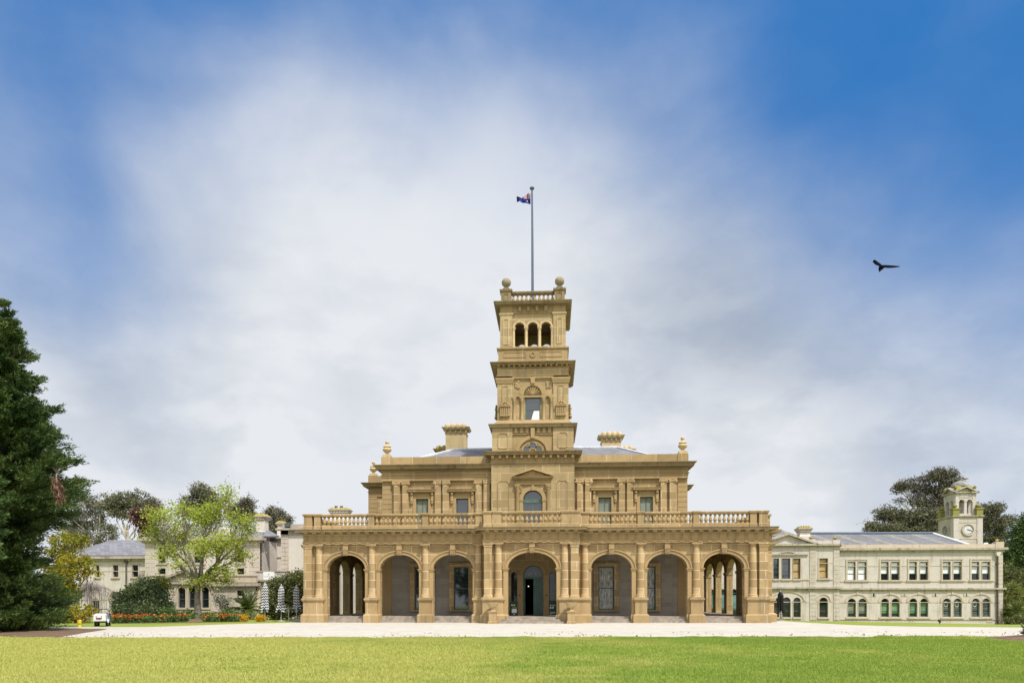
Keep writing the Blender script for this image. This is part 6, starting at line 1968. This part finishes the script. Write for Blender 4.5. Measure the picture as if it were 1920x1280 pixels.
# weeping bare tree
wt = tag(empty('weeping_tree', (X(172, 5), 5.0, 0)), 'leafless weeping tree with a dome of grey hanging twigs by the cart', 'tree')
b = MB(); b.path([(-.2, 0, -.2), (-.1, 0, 1.2), (-.3, .1, 2.4)], .12, .07, 8)
wx = []
for k in range(190):
    a_ = random.uniform(0, 2 * math.pi); rr = 1.85 * random.random() ** .75 + .1
    h0 = 3.0 - .42 * rr + random.gauss(0, .22)
    hx, hy_ = rr * math.cos(a_) - .1, rr * math.sin(a_) * .8
    drop = random.uniform(.3, 2.0)
    wx.append([(-.3, .1, 2.3), (hx * .6 - .1, hy_ * .6, h0 + .05), (hx, hy_, h0 - .25), (hx * 1.10, hy_ * 1.1, h0 - .25 - drop * .5), (hx * 1.13, hy_ * 1.13, max(.25, h0 - .25 - drop))])
b.build('trunk', M['twig'], wt)
b = MB()
for p_ in wx: b.path(p_, .012, .006, 4)
b.build('hanging_twigs', M['twig'], wt)

# shrubs
tree('large_shrub', 'big dark glossy shrub in front of the cream wing, behind the orange flowers', 'shrub', 268, 4.5, [(243, 1128, 28, 28, 0), (272, 1115, 30, 32, .6), (300, 1135, 24, 26, 0), (262, 1145, 44, 18, -.7), (228, 1142, 15, 20, 0), (285, 1150, 38, 14, -.8)], M['shrub'], M['bark_dark'], 620, 34, .36, .15, .09, .08, twigs=4, root='crown')
tree('tall_shrub', 'yellow green shrub rising behind the big dark one', 'shrub', 282, 7.0, [(282, 1098, 24, 16, 0), (298, 1105, 18, 20, 0), (262, 1100, 12, 12, 0), (300, 1090, 14, 10, 0)], M['shrub_y'], M['bark'], 190, 28, .36, .15, .09, .08, twigs=5)
tree('broad_shrub', 'broad mixed green shrub behind the striped umbrellas', 'shrub', 540, 6.4, [(550, 1095, 26, 22, 0), (520, 1105, 18, 20, .5), (536, 1130, 32, 30, 0), (562, 1125, 16, 34, .5), (512, 1142, 16, 20, 0), (560, 1085, 12, 16, 0)], M['shrub_m'], M['bark_dark'], 620, 30, .36, .15, .085, .07, twigs=4)
tree('wiry_shrub', 'wiry grey green shrub left of the spiky palm', 'shrub', 418, 8.0, [(418, 1128, 16, 14, 0), (408, 1118, 12, 10, 0), (424, 1140, 14, 12, 0)], M['shrub'], M['bark'], 70, 18, .35, .16, .04, .06, twigs=14)
for px, py, rx, rz, lab in ((316, 1150, 15, 12, 'low fresh green bush at the right foot of the big dark shrub'), (351, 1154, 11, 8, 'low rounded green bush left of the lime tree trunk'), (392, 1156, 11, 7, 'low green bush right of the lime tree trunk'), (428, 1152, 13, 7, 'low green bush below the wiry grey shrub'), (208, 1161, 12, 8, 'low bright green bush beside the white cart')):
    tree('low_bush', lab, 'bush', px, 3.0, [(px, py, rx, rz, 0), (px + rx * .4, py + 2, rx * .6, rz * .8, -.3)], M['bed_green'], M['bark_dark'], 60, 26, .26, .15, .08, .04, twigs=3)
tree('low_bush', 'low yellow leaved bush below the front umbrella pole', 'bush', 490, 2.0, [(489, 1159, 9, 6, 0)], M['flower_y'], M['bark_dark'], 40, 22, .16, .12, .06, .03, twigs=3)
tree('low_bush', 'small yellow flowered bush against the stone stair wall', 'bush', 456, 2.6, [(455, 1158, 9, 6, 0)], M['flower_y'], M['bark_dark'], 40, 22, .16, .10, .06, .03, twigs=3)

# cycad with arching fronds
cy = tag(empty('cycad', (X(463, 7.0), 7.0, 0)), 'spiky palm with arching green fronds against the stone stair wall', 'palm')
MB().lathe([(.3, -.1), (.28, .3), (.2, .75), (.08, .85)], n=12).build('trunk', M['bark_dark'], cy)
PC, PD = [], []
rb = MB()
for k in range(46):
    a_ = k * 2.399; el = R(random.uniform(5, 82)); Lf = random.uniform(1.4, 2.1)
    d = Vector((math.cos(a_) * math.cos(el), math.sin(a_) * math.cos(el), math.sin(el)))
    pts = []
    for i in range(15):
        t = i / 14
        pts.append(Vector((0, 0, .75)) + d * (Lf * t) - Vector((0, 0, .95 * t * t * math.cos(el))))
    rb.path([tuple(p_) for p_ in pts[::2]], .018, .006, 4)
    sd = d.cross(Vector((0, 0, 1))).normalized()
    for i in range(2, 15):
        for e in (-1, 1):
            for q_ in range(3):
                f_ = (i + q_ / 3) / 14
                if f_ > 1: continue
                p_ = Vector((0, 0, .75)) + d * (Lf * f_) - Vector((0, 0, .95 * f_ * f_ * math.cos(el)))
                PC.append(tuple(p_)); PD.append(tuple(sd * e + d * .7 + Vector((0, 0, -.15))))
rb.build('frond_ribs', M['frond'], cy)
leaves('fronds', np.array(PC), np.array(PD), .27, .035, M['frond'], cy)

# flower bed (flowers nobody could count)
def bed(name, segs, n, hh, gm, fm, label):
    P = []
    for (xa, ya, xb, yb, wd_) in segs:
        k = int(n / len(segs))
        t = rng.random(k)
        P.append(np.stack([xa + (xb - xa) * t + .05 * rng.normal(size=k), ya + (yb - ya) * t + wd_ * (rng.random(k) - .5), rng.random(k) * hh * .75], 1))
    P = np.concatenate(P)
    o = leaves(name + '_leaves', P, unit(len(P)) + np.array([0, 0, .8]), .15, .075, gm)
    o['kind'] = 'stuff'; o['label'] = 'green leaves of ' + label; o['category'] = 'plants'
    Q = P[rng.random(len(P)) < .28].copy()
    cl = np.sin(Q[:, 0] * 5.1) + np.sin(Q[:, 0] * 2.3 + 1) + rng.normal(size=len(Q)) * .5
    Q = Q[cl > -.1]
    Q[:, 2] = hh * (.55 + .55 * rng.random(len(Q)) + .12 * np.sin(Q[:, 0] * 3.3))
    Q[:, 1] -= .05
    o = leaves(name + '_flowers', Q, unit(len(Q)) + np.array([0, -.4, .3]), .12, .10, fm)
    o['kind'] = 'stuff'; o['label'] = label; o['category'] = 'flowers'
gA = lambda px, Y: X(px, Y)
bed('bedding', [(gA(213, -1.5), -1.5, gA(345, 1.2), 1.2, 1.5)], 6500, .50, M['bed_green'], M['flower'], 'orange flowers along the edge of the grass below the big shrub')
bed('bedding', [(gA(388, 1.6), 1.6, gA(447, 2.2), 2.2, 1.3)], 3400, .50, M['bed_green'], M['flower'], 'orange flowers between the lime tree and the stone stair')
b = MB(); b.add([(gA(212, -2.6), -2.6, .012), (gA(463, 1.2), 1.2, .012), (gA(466, 9), 9, .012), (gA(200, 9), 9, .012)], [(0, 1, 2, 3)]); o = b.build('garden_bed', M['mulch']); o['kind'] = 'structure'

# right hand trees
YH = 66.0
GR = 'gum trees behind the right wing'
tree('gum_tree', 'tall brown gum tree with a spreading layered crown, left of the clock tower', 'tree', 1745, YH - 2,
     [(1702, 912, 20, 11, 0), (1686, 917, 12, 9, 0), (1742, 898, 22, 12, 0), (1768, 890, 22, 11, 0), (1782, 903, 20, 14, 0), (1735, 920, 20, 10, 1), (1765, 922, 20, 14, 0), (1720, 940, 16, 11, 0), (1745, 944, 22, 12, 0), (1776, 940, 18, 14, 0), (1686, 940, 8, 5, 0), (1755, 965, 26, 10, 0)],
     M['gum_brown'], M['bark_pale'], 520, 30, .60, .36, .13, .30, GR, twigs=9, flat=.5, trunk_top=(1745, 985))
tree('gum_tree', 'wide low olive gum tree showing above the right wing roof', 'tree', 1690, YH - 8,
     [(1640, 990, 22, 12, 0), (1665, 966, 26, 15, 0), (1690, 975, 24, 18, 0), (1660, 990, 30, 12, -1), (1715, 968, 24, 14, 0), (1745, 972, 26, 16, 0), (1725, 992, 30, 10, 0), (1762, 990, 20, 12, 0), (1695, 995, 30, 8, 0)],
     M['gum'], M['bark_pale'], 560, 30, .60, .36, .13, .30, GR, twigs=8, flat=.4, trunk_top=(1690, 1015))
tree('gum_tree', 'grey green gum tree with a thin side branch, right of the clock tower', 'tree', 1855, YH - 4,
     [(1862, 955, 16, 12, 0), (1850, 968, 18, 18, 0), (1868, 985, 20, 16, 0), (1890, 975, 13, 8, 0), (1842, 985, 14, 22, 0), (1876, 1003, 14, 9, 0), (1856, 1012, 18, 12, 0), (1835, 955, 8, 8, 0), (1870, 1022, 22, 8, 0)],
     M['gum'], M['bark_pale'], 420, 30, .60, .36, .13, .28, GR, twigs=8, flat=.3, trunk_top=(1858, 1030))
tree('pine_tree', 'dark green pine at the right edge beyond the right wing', 'tree', 1925, 40,
     [(1925, 985, 14, 18, 0), (1912, 1005, 14, 12, 0), (1930, 1030, 26, 24, 0), (1905, 1040, 18, 16, 0), (1900, 1068, 18, 20, 0), (1925, 1080, 26, 30, 0), (1895, 1100, 16, 24, 0), (1910, 1130, 24, 30, 0), (1890, 1060, 12, 14, 0)],
     M['conifer'], M['bark_dark'], 700, 40, .8, .42, .12, .3, twigs=4)
tree('olive_shrub', 'grey olive bush at the right edge among the strap leaved palms', 'shrub', 1912, 24, [(1910, 1090, 18, 20, 0), (1918, 1110, 16, 26, 0), (1897, 1078, 12, 16, 0)], M['shrub_m'], M['bark_dark'], 190, 30, .5, .22, .09, .08, twigs=4)
def cordyline(px, Y, heads, label):
    x = X(px, Y); zb = terrain(x, Y)
    t = tag(empty('cabbage_palm', (x, Y, zb)), label, 'palm', 'cabbage palms beside the right wing')
    b = MB()
    PC, PD = [], []
    fork = Vector((0, 0, max(.5, (Zp(min(1140, max(h[1] for h in heads) + 22), Y) - zb))))
    b.path([(0, 0, -.2), (.03, 0, fork.z * .5), tuple(fork)], .16, .12, 8)
    for hx, hyy in heads:
        hx_, hz_ = at(hx, hyy, Y)
        c = Vector((hx_ - x, random.uniform(-.4, .4), hz_ - zb))
        b.path([tuple(fork), tuple(fork.lerp(c, .5) + Vector((0, 0, -.1))), tuple(c)], .10, .07, 6)
        for k in range(130):
            d = unit(1)[0]
            if d[2] < -.75: d[2] *= -.5
            PC.append(tuple(c)); PD.append((d[0], d[1], d[2] + .1))
        for k in range(60):
            a_ = random.uniform(0, 6.28); PC.append((c.x + .1 * math.cos(a_), c.y + .1 * math.sin(a_), c.z - .1 * random.random())); PD.append((.45 * math.cos(a_), .45 * math.sin(a_), -1))
    b.build('trunk', M['bark_pale'], t)
    leaves('crown', np.array(PC), np.array(PD), .85, .075, M['cord'], t, .3)
cordyline(1893, 20, [(1889, 1112), (1899, 1104), (1907, 1116), (1884, 1128)], 'forked cabbage palm with several shaggy heads next to the downpipe corner')
cordyline(1912, 24, [(1913, 1108), (1920, 1118), (1917, 1098)], 'tall cabbage palm at the right edge, behind the forked one')
cordyline(1886, 19.5, [(1885, 1146), (1890, 1148)], 'short cabbage palm with low heads close to the wing wall')
cordyline(1903, 18.5, [(1900, 1145), (1907, 1142)], 'short cabbage palm with low heads farther from the wing wall')
tree('low_bush', 'low brown and green groundcover bush under the cabbage palms', 'bush', 1902, 17, [(1896, 1164, 12, 5, 0), (1912, 1163, 12, 6, 0)], M['shrub_m'], M['bark_dark'], 80, 26, .3, .16, .06, .04, twigs=3)

# corner planting, bottom right
mx_, my_ = 19.6, -19.0
b = MB(); b.lathe([(1.9, -.01), (1.4, .07), (.8, .14), (.2, .17)], mx_ + .55, my_, 24); o = b.build('mulch_patch', M['mulch']); o['kind'] = 'structure'
sx = tag(empty('rosette_plant', (mx_ + .35, my_, .12)), 'dark spiky plant on a mulched patch at the bottom right corner', 'plant')
nn = 260
d = unit(nn); d[:, 2] = np.abs(d[:, 2]) * 1.0 + .12
leaves('crown', np.stack([.12 * rng.normal(size=nn), .12 * rng.normal(size=nn), .05 + .18 * rng.random(nn)], 1), d, .34, .06, M['shrub'], sx)
MB().tube((0, 0, -.1), (0, 0, .25), .05, .03, 6).build('stem', M['bark_dark'], sx)

# leaf litter and tufts of weed on the gravel, mostly along its near edge
nl = 1500
lx = rng.uniform(-20, 22, nl)
ly = np.interp(lx, [p[0] for p in NEAR], [p[1] for p in NEAR]) + .15 + 4.5 * rng.random(nl) ** 2.6
cl = np.sin(lx * .9 + 1.2 * np.sin(ly * .8)) + .6 * np.sin(lx * 2.7) + rng.normal(size=nl) * .7
ok_ = cl > .2
P = np.stack([lx, ly, np.full(nl, .012)], 1)[ok_]
D = unit(len(P)) * np.array([1, 1, .35]); D[:, 2] = np.abs(D[:, 2])
o = leaves('leaf_litter', P, D, .085, .05, M['litter'], None, .6)
o['kind'] = 'stuff'; o['label'] = 'small weeds and fallen leaves along the gravel edge'; o['category'] = 'litter'

# low woods on the horizon to the south
bl_ = [(-330 + 14 * k + random.uniform(-5, 5), 165 + random.uniform(-18, 18), random.uniform(1, 3), random.uniform(8, 12), random.uniform(5, 8), random.uniform(4.5, 7.5)) for k in range(50)]
P, D, CC = crown_cloud(bl_, 3600, 14, 2.0)
o = leaves('far_woods', P, D, 1.4, .9, M['gum'])
o['kind'] = 'stuff'; o['label'] = 'low far woods on the horizon behind the buildings'; o['category'] = 'trees'

# parkland trees across the lawn to the north, behind the photographer (the windows mirror them)
bl_ = [(-120 + 15 * k + random.uniform(-5, 5), -135 + random.uniform(-14, 14), random.uniform(5, 9), random.uniform(6, 9), random.uniform(5, 8), random.uniform(5, 8)) for k in range(17) if k % 5 != 3]
P, D, CC = crown_cloud(bl_, 2200, 14, 2.2)
o = leaves('treeline', P, D, 1.5, .9, M['shrub'])
o['kind'] = 'stuff'; o['label'] = 'far row of park trees facing the mansion'; o['category'] = 'trees'

# ------------------------------------------------------------------ lawn blades
N = 640000
yy = -19.0 - 16.5 * rng.random(N) ** .8
half = (yy - CY) * .78
xx = CX + (yy - CY) * math.tan(-TH) + (rng.random(N) * 2 - 1) * half * 1.02
near_y = np.interp(xx, [p[0] for p in NEAR], [p[1] for p in NEAR])
# jitter the edge, and refill the strip between y=-19 and the real edge
k2 = rng.random(N) < .35
yy = np.where(k2, near_y - 4.5 * rng.random(N) ** 1.3, yy)
edge = near_y + .10 * np.sin(xx * 3.1) * np.sin(xx * 1.3 + .4) + .05 * rng.normal(size=N)
edge = np.minimum(edge, np.where(xx < -19, np.interp(xx, [-45, -27, -24, -20.6, -18.5], [-14.2, -16.4, -17.1, -19.0, -19.0]), edge))
keep = (yy < edge) & ~(((xx - mx_ - .55) ** 2 + (yy - my_) ** 2) < 1.7 ** 2)
xx, yy = xx[keep], yy[keep]
n = len(xx)
clump = np.sin(xx * 1.7 + 2 * np.sin(yy * .9)) * np.sin(yy * 2.3 + 1.3 * np.sin(xx * .8)) + .7 * np.sin(xx * 5.1 + yy) * np.sin(yy * 4.3 - xx * .7)
h = (.034 + .036 * rng.random(n)) * (1 + .28 * clump)
a = rng.random(n) * math.pi
wv = .004 + .005 * rng.random(n) + .0003 * (yy - CY)
lean = rng.normal(size=(n, 2)) * .025
V = np.empty((n, 3, 3), dtype=np.float32)
V[:, 0] = np.stack([xx - wv * np.cos(a), yy - wv * np.sin(a), np.full(n, -.004)], 1)
V[:, 1] = np.stack([xx + wv * np.cos(a), yy + wv * np.sin(a), np.full(n, -.004)], 1)
V[:, 2] = np.stack([xx + lean[:, 0], yy + lean[:, 1], h], 1)
me = bpy.data.meshes.new('grass')
me.vertices.add(3 * n); me.loops.add(3 * n); me.polygons.add(n)
me.vertices.foreach_set('co', V.reshape(-1))
me.loops.foreach_set('vertex_index', np.arange(3 * n, dtype=np.int32))
me.polygons.foreach_set('loop_start', np.arange(0, 3 * n, 3, dtype=np.int32))
me.polygons.foreach_set('loop_total', np.full(n, 3, dtype=np.int32))
me.materials.append(M['blade'])
me.update(calc_edges=True)
g = bpy.data.objects.new('grass', me)
col.objects.link(g)
g['kind'] = 'stuff'; g['label'] = 'short mown lawn grass, yellower towards the conifer'; g['category'] = 'grass'
